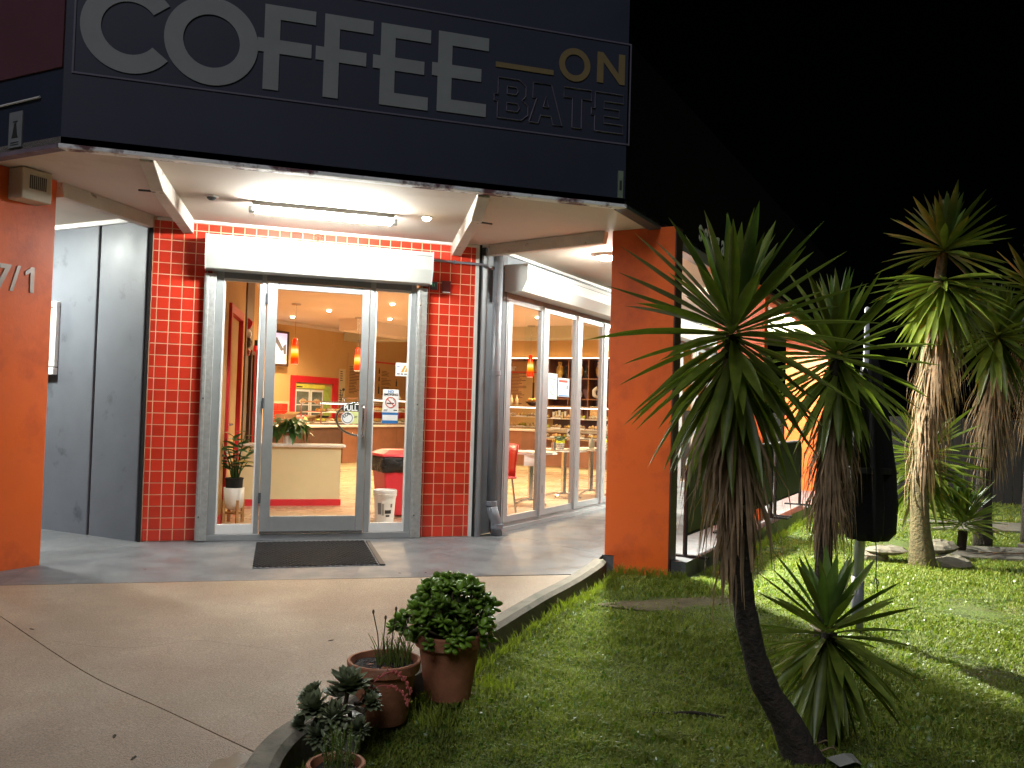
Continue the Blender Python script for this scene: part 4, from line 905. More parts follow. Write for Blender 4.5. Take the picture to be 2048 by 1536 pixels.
for k in range(NX+1): obj("divider", MB().box(X0+cw*k-.012, X0+cw*k+.012, -.34, -.001, 1.13, 2.54), 'brown', sh)
for z in zs_[1:]: obj("shelf_board", MB().box(X0-.02, X1+.02, -.345, -.001, z-.012, z+.012), 'brown', sh)
obj("back_panel", MB().box(X0, X1, -.018, -.002, .92, 2.53), mat("shelf_back", (.11, .045, .055), .5), sh)
obj("light_strip", MB().box(-1.3, X1, -.20, -.17, 2.56, 2.575), 'warmstrip', sh)
obj("pelmet", MB().box(-1.35, X0-.03, -.30, -.001, 2.50, 2.552), 'brownd', sh)
sh_lab = ["leftmost gold foil coffee bag on the top shelf", "second gold foil coffee bag on the top shelf", "third gold foil coffee bag on the top shelf", "fourth gold foil coffee bag on the top shelf", "last gold foil coffee bag on the top shelf"]
for k in range(NX):
    x = X0+cw*(k+.42)
    o = thing("coffee_bag", sh_lab[k], "coffee bag", on(AW, -A, x, -.17, 2.088), -A, "foil bags on the top shelf")
    obj("bag", MB().ellip((0, 0, .17), (.10, .06, .17), 9, 7, jit=.10), 'gold', o)
    obj("bag_top", MB().box(-.05, .05, -.01, .01, .33, .39), 'gold', o)
    o2 = thing("glass_jar", ("dark glass item beside the leftmost gold bag", "dark glass item beside the second gold bag", "dark glass item beside the third gold bag", "dark glass item beside the fourth gold bag", "dark glass item beside the last gold bag")[k], "jar", on(AW, -A, x+.17, -.17, 2.088), -A, "dark jars on the top shelf")
    obj("jar", MB().lathe([(.05, 0), (.055, .2), (.03, .26), (.03, .3), (.0001, .3)], n=14), 'bag', o2)
    if k != 0:
        o = thing("vase", ("", "cream pineapple shaped vase on the middle shelf", "cream squirrel shaped ornament on the middle shelf", "round cream vase on the middle shelf", "last cream vase on the middle shelf")[k], "ornament", on(AW, -A, x-.02, -.17, 1.613), -A, "cream ornaments on the middle shelf")
        if k == 2:
            obj("body", MB().ellip((.05, 0, .12), (.07, .06, .12), 9, 6).ellip((.10, 0, .26), (.05, .045, .05), 8, 5), 'bench', o, smooth=True)
            obj("tail", MB().tube([(.0, 0, .03), (-.10, 0, .08), (-.11, 0, .2), (-.04, 0, .27), (-.03, 0, .2)], [.03, .05, .055, .04, .02], 8), 'bench', o, smooth=True)
        else:
            obj("body", MB().lathe([(.05, 0), (.10, .06), (.105, .13), (.06, .21), (.03, .235), (.05, .27), (.045, .27)], n=18), 'bench', o, smooth=True)
            if k == 1:
                for q in range(5): obj("leaf", MB().tube([(0, 0, .25), (.05*math.cos(q*1.25), .05*math.sin(q*1.25), .34)], [.015, .003], 5), 'bench', o)
        o = thing("biscuit_jar", ("", "square glass jar of biscuits on the low shelf, nearest the pale notice", "second square glass jar of biscuits on the low shelf", "third square glass jar of biscuits on the low shelf", "last square glass jar of biscuits on the low shelf")[k], "jar", on(AW, -A, x-.06, -.17, 1.143), -A, "biscuit jars on the low shelf")
        obj("jar", MB().box(-.13, .13, -.10, .10, 0, .25), 'cookie', o, bevel=.02)
        obj("lid", MB().box(-.135, .135, -.105, .105, .251, .30), 'tanl', o, bevel=.01)
for k in range(6):
    o = thing("paper_cup_stack", ["first", "second", "third", "fourth", "fifth", "sixth"][k]+" cup stack from the left below the pale blue notice", "cups", on(AW, -A, .86+.075*k, -.17, 1.143), 0, "stacked cups on the low shelf")
    obj("cup", MB().lathe([(.022, 0), (.032, .15+.02*(k % 3)), (.0001, .15+.02*(k % 3))], n=10), 'tanl' if k % 2 else 'white', o)
# ceiling: dropped beams, pendants, downlights, camera dome
struct("ceiling_beam", MB().box(-.35, 8, 0, .45, 0, .239), 'ceil', loc=(2.35, 17.1, 2.76), rot=(0, 0, A))
struct("ceiling_beam", MB().box(-6.0, 4.6, 0, .5, 0, .239), mat("olive_beam_paint", (.50, .47, .33), .8, var=.03), loc=(6.2, 15.8, 2.76), rot=(0, 0, -A))
struct("cornice_trim", MB().box(-8.2, 4.4, -.05, -.001, 2.93, 2.998), 'ceil', loc=BW, rot=(0, 0, A))
struct("bulkhead", MB().box(-3.1, 5.2, -.06, -.001, 2.58, 2.998), 'tan', loc=AW, rot=(0, 0, -A))
def pendant(x, y, label):
    o = thing("pendant_lamp", label, "pendant light", (x, y, 0), 0, "red glass pendant lamps")
    obj("canopy", MB().lathe([(.08, 2.975), (.08, 2.999)], n=20), 'steel', o)
    obj("cable", MB().tube([(0, 0, 2.975), (0, 0, 2.41)], .004, 5), 'steel', o)
    obj("shade", MB().lathe([(.030, 2.41), (.043, 2.36), (.058, 2.22), (.066, 2.05), (.062, 1.975)][::-1], n=24), 'pend', o, smooth=True)
    obj("rim", MB().lathe([(.050, 1.967), (.061, 1.967), (.061, 1.974), (.050, 1.974)], n=24), 'white', o)
pendant(.838, 15.0, "red glass pendant lamp hanging above the plant on the half wall")
pendant(2.11, 16.7, "red glass pendant lamp half hidden by the door stile")
pendant(5.48, 16.3, "red glass pendant lamp over the Sanga Bar menu board")
dls = [(1.445, 15.66, "upper downlight seen through the door"), (2.313, 14.05, "downlight high in the right sidelight"), (2.672, 16.5, "lower downlight in the right sidelight"), (5.02, 14.61, "bright downlight at the top of the first window panel"),
       (1.0, 12.2, "downlight just inside the entrance"), (3.7, 12.6, "downlight above the nearer white tables"), (6.6, 13.6, "downlight above the farther white tables"), (-1.6, 13.4, "downlight left of the inner wall"),
       (6.4, 17.9, "downlight over the long counter"), (3.0, 19.3, "downlight over the door side counter"), (0.9, 17.2, "downlight above the cartons on the counter")]
for x, y, lb in dls: downlight((x, y, 2.999), lb, 'down', "round ceiling downlights in the shop", 110 if y < 12.3 else (340 if y < 17 else 260))
o = thing("camera_dome", "small black camera dome on the ceiling above the menus", "camera", (3.2, 18.6, 2.999))
obj("base", MB().lathe([(.07, -.02), (.075, -.001)], n=18), 'black', o); obj("dome", MB().lathe([(.0001, -.09), (.045, -.07), (.065, -.021)], n=18), 'bag', o, smooth=True)
# tables and chairs by the windows
def table(x, y, label, rz):
    o = thing("cafe_table", label, "table", (x, y, 0), rz, "white topped café tables")
    b = MB(); pts = [(.36*math.cos(a), .36*math.sin(a)) for a in [math.radians(22.5+45*k) for k in range(8)]]
    obj("table_top", b.prism(pts, .705, .735, 'z'), 'bench', o, bevel=.008)
    obj("column", MB().box(-.03, .03, -.03, .03, .05, .70), 'steel', o, bevel=.006)
    for k in range(4):
        a = k*PI/2+.4; obj("foot", MB().tube([(0, 0, .075), (.15*math.cos(a), .15*math.sin(a), .06), (.30*math.cos(a), .30*math.sin(a), .02)], .016, 6), 'steel', o)
table(3.90, 11.45, "white topped café table next to the red chairs", .1)
table(4.72, 12.30, "white topped café table holding the patterned planter and number stand", .35)
table(5.35, 12.75, "white topped café table holding the soap dispenser", .2)
def chair(x, y, rz, label):
    o = thing("cafe_chair", label, "chair", (x, y, 0), rz, "red plastic café chairs")
    def shell(rows, cap):
        b = MB(); vs = []; fs = []; n = 6
        for (xc, z, wd, bow) in rows:
            for k in range(n+1):
                u = k/n*2-1; vs.append((xc-bow*u*u, u*wd, z))
        m_ = n+1
        for i in range(len(rows)-1):
            for k in range(n): fs.append((i*m_+k, i*m_+k+1, (i+1)*m_+k+1, (i+1)*m_+k))
        b.add(vs, fs); return b
    q = obj("seat", MB().box(-.20, .20, -.20, .20, .43, .46), 'redpl', o, bevel=.02)
    q = obj("backrest", shell([(.20, .46, .19, .02), (.215, .60, .20, .04), (.23, .74, .22, .05), (.26, .87, .205, .05)], 0), 'redpl', o, smooth=True)
    so_ = q.modifiers.new("s", 'SOLIDIFY'); so_.thickness = .014
    for sx in (-.17, .17):
        for sy in (-.17, .17): obj("leg", MB().tube([(sx*.9, sy*.9, .43), (sx*1.15, sy*1.15, .0)], .013, 7), 'steel', o)
chair(3.14, 10.62, .35, "red plastic café chair nearest the glass beside the downpipe")
chair(3.17, 11.25, .30, "red plastic café chair behind the nearest red chair")
chair(3.05, 12.1, .30, "third red plastic café chair, farthest from the glass")
def planter(x, y, label):
    o = thing("table_planter", label, "planter", (x, y, .736), 0, "patterned planters on the tables")
    obj("pot", MB().lathe([(.052, 0), (.066, .09), (.066, .13), (.058, .13), (.055, .11), (.0001, .11)], n=24), 'white', o)
    obj("band", MB().lathe([(.0675, .094), (.0685, .132), (.066, .134)], n=24), mat("lime_band", (.72, .85, .08), .4) if "lime_band" not in bpy.data.materials else bpy.data.materials["lime_band"], o)
    tb = MB()
    for j in range(3):
        for k in range(14):
            a = 2*PI*k/14+(j % 2)*.22; z = .008+.028*j; r = .0535+.0155*(z/.09); d = .16
            tb.add([(r*math.cos(a-d), r*math.sin(a-d), z), (r*math.cos(a+d), r*math.sin(a+d), z), ((r+.004)*math.cos(a), (r+.004)*math.sin(a), z+.022)], [(0, 1, 2)])
    pt = obj("pattern", tb, 'ink', o); pt['kind'] = 'stuff'
    fb = MB()
    for k in range(26): fb.ellip((rnd.uniform(-.07, .07), rnd.uniform(-.06, .06), .14+rnd.random()*.05), (.022, .02, .014), 6, 4)
    obj("foliage", fb, 'leafp', o)['kind'] = 'stuff'
planter(4.60, 12.16, "lime banded triangle patterned planter on the middle white table")
planter(5.62, 12.72, "lime banded triangle patterned planter on the farthest white table")
o = thing("number_stand", "table number stand with a black 4 on white card", "table sign", (4.72, 12.12, .736), -.25)
obj("wire", MB().tube([(0, 0, .0), (0, 0, .20)], .003, 5).lathe([(.03, 0), (.03, .006), (.0001, .008)], n=12), 'steel', o)
obj("card", MB().box(-.035, .035, -.002, .002, .20, .31), 'paper', o); txt("letters", "4", .10, 'ink', o, (-.026, -.0035, .22), ext=.0004, bold=.003)
o = thing("cutlery_jar", "small steel cutlery jar left of the patterned planter", "jar", (4.45, 12.05, .736))
obj("jar", MB().lathe([(.035, 0), (.035, .11), (.032, .11), (.031, .01)], n=14), 'steel', o); obj("cutlery", MB().tube([(0, 0, .02), (.01, 0, .16)], .005, 5).tube([(.01, .01, .02), (-.02, 0, .15)], .005, 5), 'gold', o)
o = thing("napkin_holder", "clear grey napkin holder beside the number stand", "holder", (4.84, 12.15, .736), .3)
obj("holder", MB().box(-.05, .05, -.03, .03, 0, .12), 'glassc', o); obj("napkins", MB().box(-.045, .045, -.02, .02, .005, .11), 'potw', o)
o = thing("soap_dispenser", "clear pump bottle of sanitiser on the farthest table", "dispenser", (5.30, 12.62, .736))
obj("bottle", MB().lathe([(.045, 0), (.048, .10), (.035, .14), (.015, .155), (.015, .165)], n=18), 'potw', o, smooth=True)
obj("pump", MB().tube([(0, 0, .165), (0, 0, .21), (-.05, 0, .212)], .009, 7), 'white', o)
tag(obj("rod", MB().tube([(5.46, 12.62, .736), (5.58, 12.66, 1.12)], .006, 6), 'white'), "thin white rod leaning up beside the pump bottle", "rod")
o = thing("tea_towel", "white tea towel hanging under the nearest white table edge", "towel", (3.80, 11.16, 0))
obj("cloth", MB().box(-.10, .10, -.004, .004, .55, .70), 'paper', o)

# ---------------------------------------------------------------- garden
def gz(x, y): return far_z(x, y)
np.random.seed(3)
def frustum_ok(x, y, z, mx=.84, top=.62):
    d = np.stack([x, y, z-EYE], -1); zz = d @ np.array(fw); xx = d @ np.array(rt)/zz; yy = d @ np.array(up)/zz
    return (zz > .6) & (np.abs(xx) < mx) & (yy > -.56)
def lawn_arr(x, y):
    return -.11+np.minimum(0, -.038*(6.6-y))-.012*np.maximum(0, y-6.6)+.018*np.sin(x*1.3+.4)*np.sin(y*1.1)+.01*np.sin(x*3.1+y*2.3)-.02
def kerb_x(y):   # x of the kerb outer edge at y
    ys = np.array([p[1] for p in kerb_line][::-1]); xs = np.array([p[0] for p in kerb_line][::-1]); return np.interp(y, ys, xs)
def on_lawn(x, y):
    off = (x-cR.x)*Rn.x+(y-cR.y)*Rn.y; t = (x-cR.x)*Rd.x+(y-cR.y)*Rd.y
    ok = np.where(y < 7.0, x > kerb_x(y)+.01, True)
    ok &= ~((off < .42) & (t > .93)); ok &= ~((t <= .93) & (y > 6.95) & (off < .17))
    return ok
def dens(x, y):
    n = .5+.5*np.sin(x*2.1+1.7*np.sin(y*1.3))*np.cos(y*1.9+1.1*np.sin(x*1.7))
    n = n*.7+.3*(.5+.5*np.sin(x*13+3*np.sin(y*6))*np.sin(y*15+3*np.sin(x*8)))
    bare = np.exp(-(((x-3.25)/.55)**2+((y-6.05)/.22)**2)*1.2)
    bare2 = np.exp(-(((x-4.6)/.5)**2+((y-4.9)/.15)**2))*.5
    return np.clip(.30+.80*n-bare*.95-bare2, .04, 1)
def grass(name, N, ymin, ymax, hmin, hmax, w0, col, label, broad=False):
    y = np.random.uniform(ymin, ymax, N); x = np.random.uniform(np.maximum(-.1, -.35*y), 1.1+1.32*y, N)
    keep = on_lawn(x, y); x, y = x[keep], y[keep]; z = lawn_arr(x, y)
    keep = frustum_ok(x, y, z) & (np.random.rand(len(x)) < dens(x, y)*np.clip(3.6/np.hypot(x, y), .25, 1)*(1 if not broad else 1)); x, y, z = x[keep], y[keep], z[keep]
    n = len(x); patch = .45+.55*(np.sin(x*2.7+y*1.1)*np.sin(y*3.3-x)+1)/2+.45*np.clip(np.sin(x*9+2*np.sin(y*5))*np.sin(y*11+2*np.sin(x*7)), 0, 1)+.35*np.exp(-((x-(kerb_x(y)+.12))/.12)**2)
    h = np.random.uniform(hmin, hmax, n)*patch; az = np.random.uniform(0, 2*PI, n); ln = np.random.uniform(.25, 1.3, n)
    wd = w0*np.random.uniform(.6, 1.3, n); dx, dy = np.cos(az), np.sin(az); px, py = -dy*wd/2, dx*wd/2
    V = np.empty((n, 5, 3))
    mxp, myp, mz = x+dx*h*ln*.35, y+dy*h*ln*.35, z+h*.62
    V[:, 0] = np.stack([x-px, y-py, z-.004], -1); V[:, 1] = np.stack([x+px, y+py, z-.004], -1)
    V[:, 2] = np.stack([mxp-px*.9, myp-py*.9, mz], -1); V[:, 3] = np.stack([mxp+px*.9, myp+py*.9, mz], -1)
    V[:, 4] = np.stack([x+dx*h*ln, y+dy*h*ln, z+h*(.62+.30*(1.2-ln*.7))], -1)
    me = bpy.data.meshes.new(name); me.vertices.add(n*5); me.vertices.foreach_set("co", V.reshape(-1))
    base = (np.arange(n)*5)[:, None]; lp = np.concatenate([base+np.array([0, 1, 3, 2]), base+np.array([2, 3, 4])], 1).reshape(-1)
    me.loops.add(n*7); me.loops.foreach_set("vertex_index", lp.astype(np.int32))
    me.polygons.add(n*2); st_ = np.stack([np.arange(n)*7, np.arange(n)*7+4], 1).reshape(-1); me.polygons.foreach_set("loop_start", st_.astype(np.int32))
    try: me.polygons.foreach_set("loop_total", np.tile([4, 3], n).astype(np.int32))
    except Exception: pass
    me.update(calc_edges=True); me.validate(); me.materials.append(col)
    o = put(name, me); o['kind'] = 'stuff'; o['label'] = label; o['category'] = "grass"
    return o
gm = mat("grass_blades", (.19, .26, .020), .6, var=.5, vs=7, trans=.36, col2=(.29, .35, .045), stain=((.45, .38, .14), 90, .60, .66))
gm2 = mat("clover_leaves", (.15, .27, .03), .35, var=.4, vs=9, trans=.28, col2=(.11, .20, .03))
grass("grass", 830000, 2.3, 8.6, .022, .050, .0058, gm, "short patchy green lawn grass in front of the café")
grass("grass", 260000, 8.4, 15.0, .035, .075, .012, gm, "lawn grass farther back beside the terrace")
grass("ground_cover", 60000, 2.2, 10.0, .020, .045, .022, gm2, "low broad leaved weeds scattered in the lawn")
# long grass tufts along kerb, slab and trunks
def tufts(pts, label):
    b = MB()
    for (x, y, n, hh, sp_) in pts:
        for k in range(n):
            a = rnd.uniform(0, 2*PI); r = rnd.uniform(0, sp_); bx, by = x+r*math.cos(a), y+r*math.sin(a); z = gz(bx, by)-.02
            h = hh*rnd.uniform(.5, 1.1); a2 = rnd.uniform(0, 2*PI); l = h*rnd.uniform(.2, .8); ww = .003
            b.add([(bx-ww, by, z), (bx+ww, by, z), (bx+l*.4*math.cos(a2)+ww, by+l*.4*math.sin(a2), z+h*.7), (bx+l*.4*math.cos(a2)-ww, by+l*.4*math.sin(a2), z+h*.7), (bx+l*math.cos(a2), by+l*math.sin(a2), z+h)], [(0, 1, 2, 3), (3, 2, 4)])
    o = obj("grass_tuft", b, gm); o['kind'] = 'stuff'; o['label'] = label; o['category'] = "grass"
tl_ = []
for i in range(0, 44):
    p, q = Vector(kerb_line[i]), Vector(kerb_line[i+1]); n_ = 1
    for k in range(n_): r_ = p.lerp(q, k/n_); tl_.append((r_.x+.06, r_.y-.03, 16, .10, .05))
for k in range(10): tl_.append((3.30+.045*k, 7.18-.045*k-.05, 22, .10, .04))
for k in range(60): r_ = cR+Rd*(1.1+.12*k)+Rn*.47; tl_.append((r_.x, r_.y, 14, .12, .06))
tl_ += [(1.35, 4.5, 60, .10, .12), (.95, 4.15, 60, .10, .10), (1.25, 4.72, 50, .12, .08), (2.45, 3.5, 50, .08, .14), (2.75, 3.6, 60, .10, .12), (3.6, 4.67, 60, .10, .12), (6.5, 6.95, 60, .12, .15), (4.18, 5.09, 30, .10, .06)]
tufts(tl_, "longer grass tufts along the kerb and pavement edge")

# yuccas
def yleaf(name, L, W, droop, mt):
    b = MB(); vs = []; fs = []; prof = [(0, .62), (.06, .42), (.2, .66), (.4, .97), (.55, 1), (.72, .80), (.88, .42), (1, .02)]
    for u, q in prof:
        wd = W*q/2; z = -droop*u*u
        vs += [(u*L, -wd, z+.55*wd), (u*L, 0, z), (u*L, wd, z+.55*wd)]
    for i in range(len(prof)-1): fs += [(i*3, i*3+3, i*3+4, i*3+1), (i*3+1, i*3+4, i*3+5, i*3+2)]
    return b.add(vs, fs).mesh(name, M[mt], True)
YL = [yleaf("leaf", 1, .10, d, m_) for d, m_ in ((.0, 'yleaf'), (.05, 'yleaf'), (.11, 'yleaf'), (.02, 'yleafl'))]
def curve_pts(P, n=10):
    P = [Vector(p) for p in P]; out = []
    for i in range(len(P)-1):
        p0 = P[max(i-1, 0)]; p1 = P[i]; p2 = P[i+1]; p3 = P[min(i+2, len(P)-1)]
        for k in range(n):
            t = k/n; out.append(.5*((2*p1)+(-p0+p2)*t+(2*p0-5*p1+4*p2-p3)*t*t+(-p0+3*p1-3*p2+p3)*t**3))
    return out+[P[-1]]
def yucca(label, trunk, radii, heads, skirt=None, mossy=False, seed=1):
    R = random.Random(seed); base = Vector(trunk[0])
    o = thing("yucca", label, "yucca", base, 0, "yuccas on the lawn")
    T = [Vector(p)-base for p in trunk]; cp = curve_pts(T, 8); rr = np.interp(np.linspace(0, 1, len(cp)), np.linspace(0, 1, len(radii)), radii)
    rr = [r*(1+R.uniform(-.05, .05)) for r in rr]
    obj("trunk", MB().tube(cp, rr, 12), 'barkm' if mossy else 'bark', o, smooth=True)
    for (c, n, L0, L1, e0, e1, wsc, pw_) in heads:
        c = Vector(c)-base
        for k in range(n):
            u = (k+.5)/n; el = e1+(e0-e1)*(u**pw_); az = k*2.39996+R.uniform(-.15, .15)
            Ls = R.uniform(L0, L1)*(.78 if el > .95 else 1)
            d = sph(az, el+R.uniform(-.07, .07)); off = Vector((0, 0, .10*(u-.5)))
            me = YL[3] if (el > .7 and R.random() < .5) else YL[0 if el > .3 else (1 if R.random() < .6 else 2)]
            put("leaf", me, o, c+off+d*.02, orient(d, R.uniform(-.35, .35)), (Ls, Ls*.0+wsc, Ls))
    if skirt:
        b = MB()
        for (pa, pb, n, r0_, r1_, l0, l1) in skirt:
            pa = Vector(pa)-base; pb = Vector(pb)-base
            for k in range(n):
                u = R.random(); p = pa.lerp(pb, u); az = R.uniform(0, 2*PI); L = R.uniform(l0, l1); fl_ = R.uniform(.10, 1)*(r1_+(r0_-r1_)*u)
                dx, dy = math.cos(az), math.sin(az); wd = R.uniform(.006, .013); sx, sy = -dy*wd, dx*wd; cur = R.uniform(-.05, .05)
                Q = [p+Vector((dx*.03, dy*.03, 0)), p+Vector((dx*fl_*.55, dy*fl_*.55, -L*.40)), p+Vector((dx*fl_*.9+cur, dy*fl_*.9, -L*.75)), p+Vector((dx*fl_+cur*1.5, dy*fl_+cur, -L))]
                ws_ = [1, .9, .6, .12]; vs = []
                for q, ww in zip(Q, ws_): vs += [(q.x-sx*ww, q.y-sy*ww, q.z), (q.x+sx*ww, q.y+sy*ww, q.z)]
                b.add(vs, [(0, 1, 3, 2), (2, 3, 5, 4), (4, 5, 7, 6)])
        s_o = obj("dead_leaves", b, 'ydead', o, label="dry brown leaves hanging around the trunk"); s_o['kind'] = 'stuff'
    return o
HE = math.radians
yucca("tall dark yucca with a curved black trunk nearest the camera", [(2.50, 3.375, -.27), (2.42, 3.40, -.08), (2.314, 3.436, .108), (2.235, 3.46, .40), (2.20, 3.475, .70), (2.18, 3.48, 1.0), (2.15, 3.487, 1.68)], [.105, .070, .060, .052, .050, .052, .050, .035],
      [((2.15, 3.487, 1.70), 70, .54, .66, HE(84), HE(-38), .56, .90), ((2.155, 3.487, 1.58), 50, .46, .64, HE(-25), HE(-74), .52, 1)],
      [((2.18, 3.48, .95), (2.15, 3.487, 1.58), 330, .13, .10, .35, .62), ((2.18, 3.48, 1.2), (2.15, 3.487, 1.60), 160, .32, .26, .45, .70)], seed=4)
yucca("small stemless yucca beside the curved trunk", [(2.735, 3.52, -.26), (2.73, 3.52, .28)], [.055, .04],
      [((2.725, 3.52, .285), 50, .34, .47, HE(82), HE(-35), .50, .9), ((2.725, 3.52, .23), 46, .38, .56, HE(-28), HE(-78), .46, 1)], None, seed=9)
yucca("second tall yucca with a pale dry skirt behind the black umbrella", [(3.60, 4.67, -.22), (3.585, 4.68, .4), (3.66, 4.68, 1.70)], [.070, .052, .040],
      [((3.66, 4.68, 1.73), 70, .52, .66, HE(84), HE(-40), .58, .92), ((3.66, 4.68, 1.60), 50, .46, .60, HE(-25), HE(-74), .55, 1)],
      [((3.60, 4.68, .95), (3.66, 4.68, 1.55), 460, .22, .14, .40, .72)], seed=12)
yucca("tallest yucca on the right with a long tan skirt and mossy trunk", [(6.52, 6.99, -.18), (6.47, 7.0, .6), (6.50, 7.0, 1.4), (6.67, 6.94, 3.0)], [.14, .085, .070, .065, .05],
      [((6.69, 6.94, 3.05), 64, .52, .74, HE(84), HE(-30), .78, .9), ((6.67, 6.94, 2.68), 96, .60, .84, HE(5), HE(-72), .70, .9)],
      [((6.50, 7.0, 1.25), (6.66, 6.94, 2.55), 640, .32, .17, .55, .95)], True, seed=20)
yucca("yucca with a tan skirt at the right edge of the picture", [(8.42, 8.1, -.18), (8.45, 8.1, 1.0), (8.55, 8.05, 2.3)], [.11, .08, .06],
      [((8.55, 8.05, 2.35), 120, .62, .88, HE(84), HE(-70), .78, .95)],
      [((8.48, 8.08, 1.3), (8.55, 8.05, 2.2), 420, .45, .22, .55, .95)], seed=27)
yucca("dim yucca crown cut by the right edge of the picture", [(9.35, 8.3, -.18), (9.4, 8.3, 1.4), (9.35, 8.25, 2.9)], [.10, .08, .06],
      [((9.35, 8.25, 2.95), 80, .55, .80, HE(84), HE(-68), .70, .95)], [((9.38, 8.3, 1.7), (9.35, 8.25, 2.8), 180, .4, .22, .5, .9)], seed=31)
yucca("bright green low yucca clump behind the mossy trunk", [(7.35, 7.85, -.17), (7.30, 7.85, .75)], [.06, .05],
      [((7.30, 7.85, .95), 60, .55, .78, HE(70), HE(-45), .68, .95), ((7.32, 7.85, .75), 50, .5, .75, HE(10), HE(-60), .62, 1)], None, seed=36)
yucca("dark ground level yucca clump between the rocks and the pavers", [(7.75, 7.75, -.16), (7.78, 7.75, .10)], [.05, .05],
      [((7.78, 7.75, .20), 60, .42, .62, HE(75), HE(-18), .60, .95)], None, seed=41)

# umbrella, pole and hanging cord
um = thing("umbrella", "closed black umbrella on a pale pole between the two tall yuccas", "umbrella", (4.185, 5.09, gz(4.185, 5.09)-.03))
obj("pole", MB().tube([(0, 0, .38), (.03, -.01, 1.2), (.035, -.01, 2.28)], [.036, .036, .014], 14), 'pole', um, smooth=True)
obj("socket", MB().tube([(0, 0, -.02), (0, 0, .40)], .044, 14), 'pvc', um, smooth=True)
obj("canopy", MB().lathe([(.11, .66), (.15, .72), (.17, .92), (.165, 1.15), (.13, 1.45), (.09, 1.7), (.05, 1.9), (.03, 1.96)], (.07, -.01, 0), 40, wob=lambda q, z: 1+.20*math.sin(q*7+z*2.2)+.09*math.sin(q*15+z)), 'cloth', um, smooth=True)
obj("finial", MB().lathe([(.012, 2.25), (.02, 2.27), (.016, 2.30), (.0001, 2.31)], (.035, -.01, 0), n=14), 'white', um, smooth=True)
obj("strap", MB().lathe([(.172, 1.13), (.178, 1.135), (.178, 1.17), (.172, 1.175)], (.07, -.01, 0), 30), 'black', um)
obj("cord", MB().tube([(.13, -.02, .68), (.14, -.02, .52), (.135, -.02, .40), (.11, -.02, .35), (.15, -.02, .31), (.16, -.02, .36), (.14, -.02, .39), (.155, -.02, .28), (.12, -.02, .18), (.10, -.02, .12)], .004, 5), 'black', um)

# rocks and pavers near the tallest yucca
def rock(x, y, z, r, label, sd_):
    R = random.Random(sd_); b = MB(); vs = []; n, k_ = 10, 6
    b.ellip((0, 0, 0), r, n, k_); b.v = [(v[0]*(1+R.uniform(-.14, .14)), v[1]*(1+R.uniform(-.14, .14)), v[2]*(1+R.uniform(-.2, .1))) for v in b.v]
    tag(obj("rock", b, 'rock', loc=(x, y, gz(x, y)+z), rot=(0, 0, R.uniform(0, 3))), label, "rock", "pale rocks around the mossy yucca")
rock(6.22, 7.35, .03, (.20, .14, .06), "flat rock left of the mossy trunk, under the flax leaves", 2)
rock(6.35, 7.30, .10, (.24, .16, .05), "upper flat rock resting left of the mossy trunk", 3)
rock(6.98, 7.25, .13, (.34, .15, .07), "long pale rock right of the mossy trunk", 5)
rock(6.85, 7.0, .0, (.26, .18, .09), "dark lower rock right of the mossy trunk", 6)
for k, (x, y, sx, sy, lb) in enumerate(((8.1, 7.55, .62, .42, "large dark paver lying in the lawn at right"), (8.78, 7.50, .16, .42, "narrow dark paver beside the large paver in the lawn"), (10.3, 9.6, 1.2, .5, "far dark paver strip near the back of the lawn"))):
    tag(obj("paver", MB().box(-sx, sx, -sy, sy, -.05, .035), 'timber', loc=(x, y, gz(x, y)), rot=(0, 0, -.35), bevel=.01), lb, "paver", "dark pavers in the lawn")
tag(obj("stick", MB().tube([(7.7, 7.45, gz(7.7, 7.45)+.045), (8.5, 7.25, gz(8.5, 7.25)+.045)], .008, 5), 'ydead'), "long pale dry leaf lying across the large paver", "stick")
tag(obj("stick", MB().tube([(2.02, 3.98, gz(2.0, 3.98)), (2.25, 3.93, gz(2.2, 3.93)+.01), (2.38, 3.86, gz(2.38, 3.86))], .009, 6), 'bark'), "thin dark stick lying on the lawn left of the curved trunk", "stick")
rbg = thing("rubble", "scraps of white plastic and twine at the foot of the curved trunk", "litter", (2.62, 3.28, gz(2.62, 3.28)))
obj("sheet", MB().add([(-.05, -.06, .01), (.02, -.075, .03), (.08, -.05, .0), (.07, .01, .03), (.01, .04, .015), (-.06, .02, .02), (.01, -.01, .045)], [(0, 1, 6), (1, 2, 6), (2, 3, 6), (3, 4, 6), (4, 5, 6), (5, 0, 6)]), 'potw', rbg)
obj("twine", MB().tube([(.0+.05*math.cos(a), .12+.05*math.sin(a), .03+.01*math.sin(a*3)) for a in np.linspace(0, 9, 28)], .004, 4), 'ydead', rbg)
R5 = random.Random(5)
for k in range(7):
    x, y = [(.55, 5.1), (-.45, 3.95), (-.35, 3.72), (1.05, 5.3), (-1.1, 5.6), (.35, 4.3), (1.24, 6.75)][k]
    tag(obj("fallen_leaf", MB().prism([(-.022, 0), (-.008, .008), (.02, .003), (.024, -.004), (-.004, -.008)], .001, .003, 'z'), 'bark', loc=(x, y, G(x, y)), rot=(0, 0, R5.uniform(0, 6)), sc=(R5.uniform(.5, 1),)*3), ["small dark leaf scrap on the middle of the driveway", "dark twig scrap on the near left driveway", "second dark scrap on the near left driveway", "tiny dark scrap near the kerb on the driveway", "tiny dark scrap at the far left of the driveway", "dark scrap on the driveway near the succulent pots", "dark scrap on the pavement right of the mat"][k], "leaf litter", "leaf scraps on the concrete")

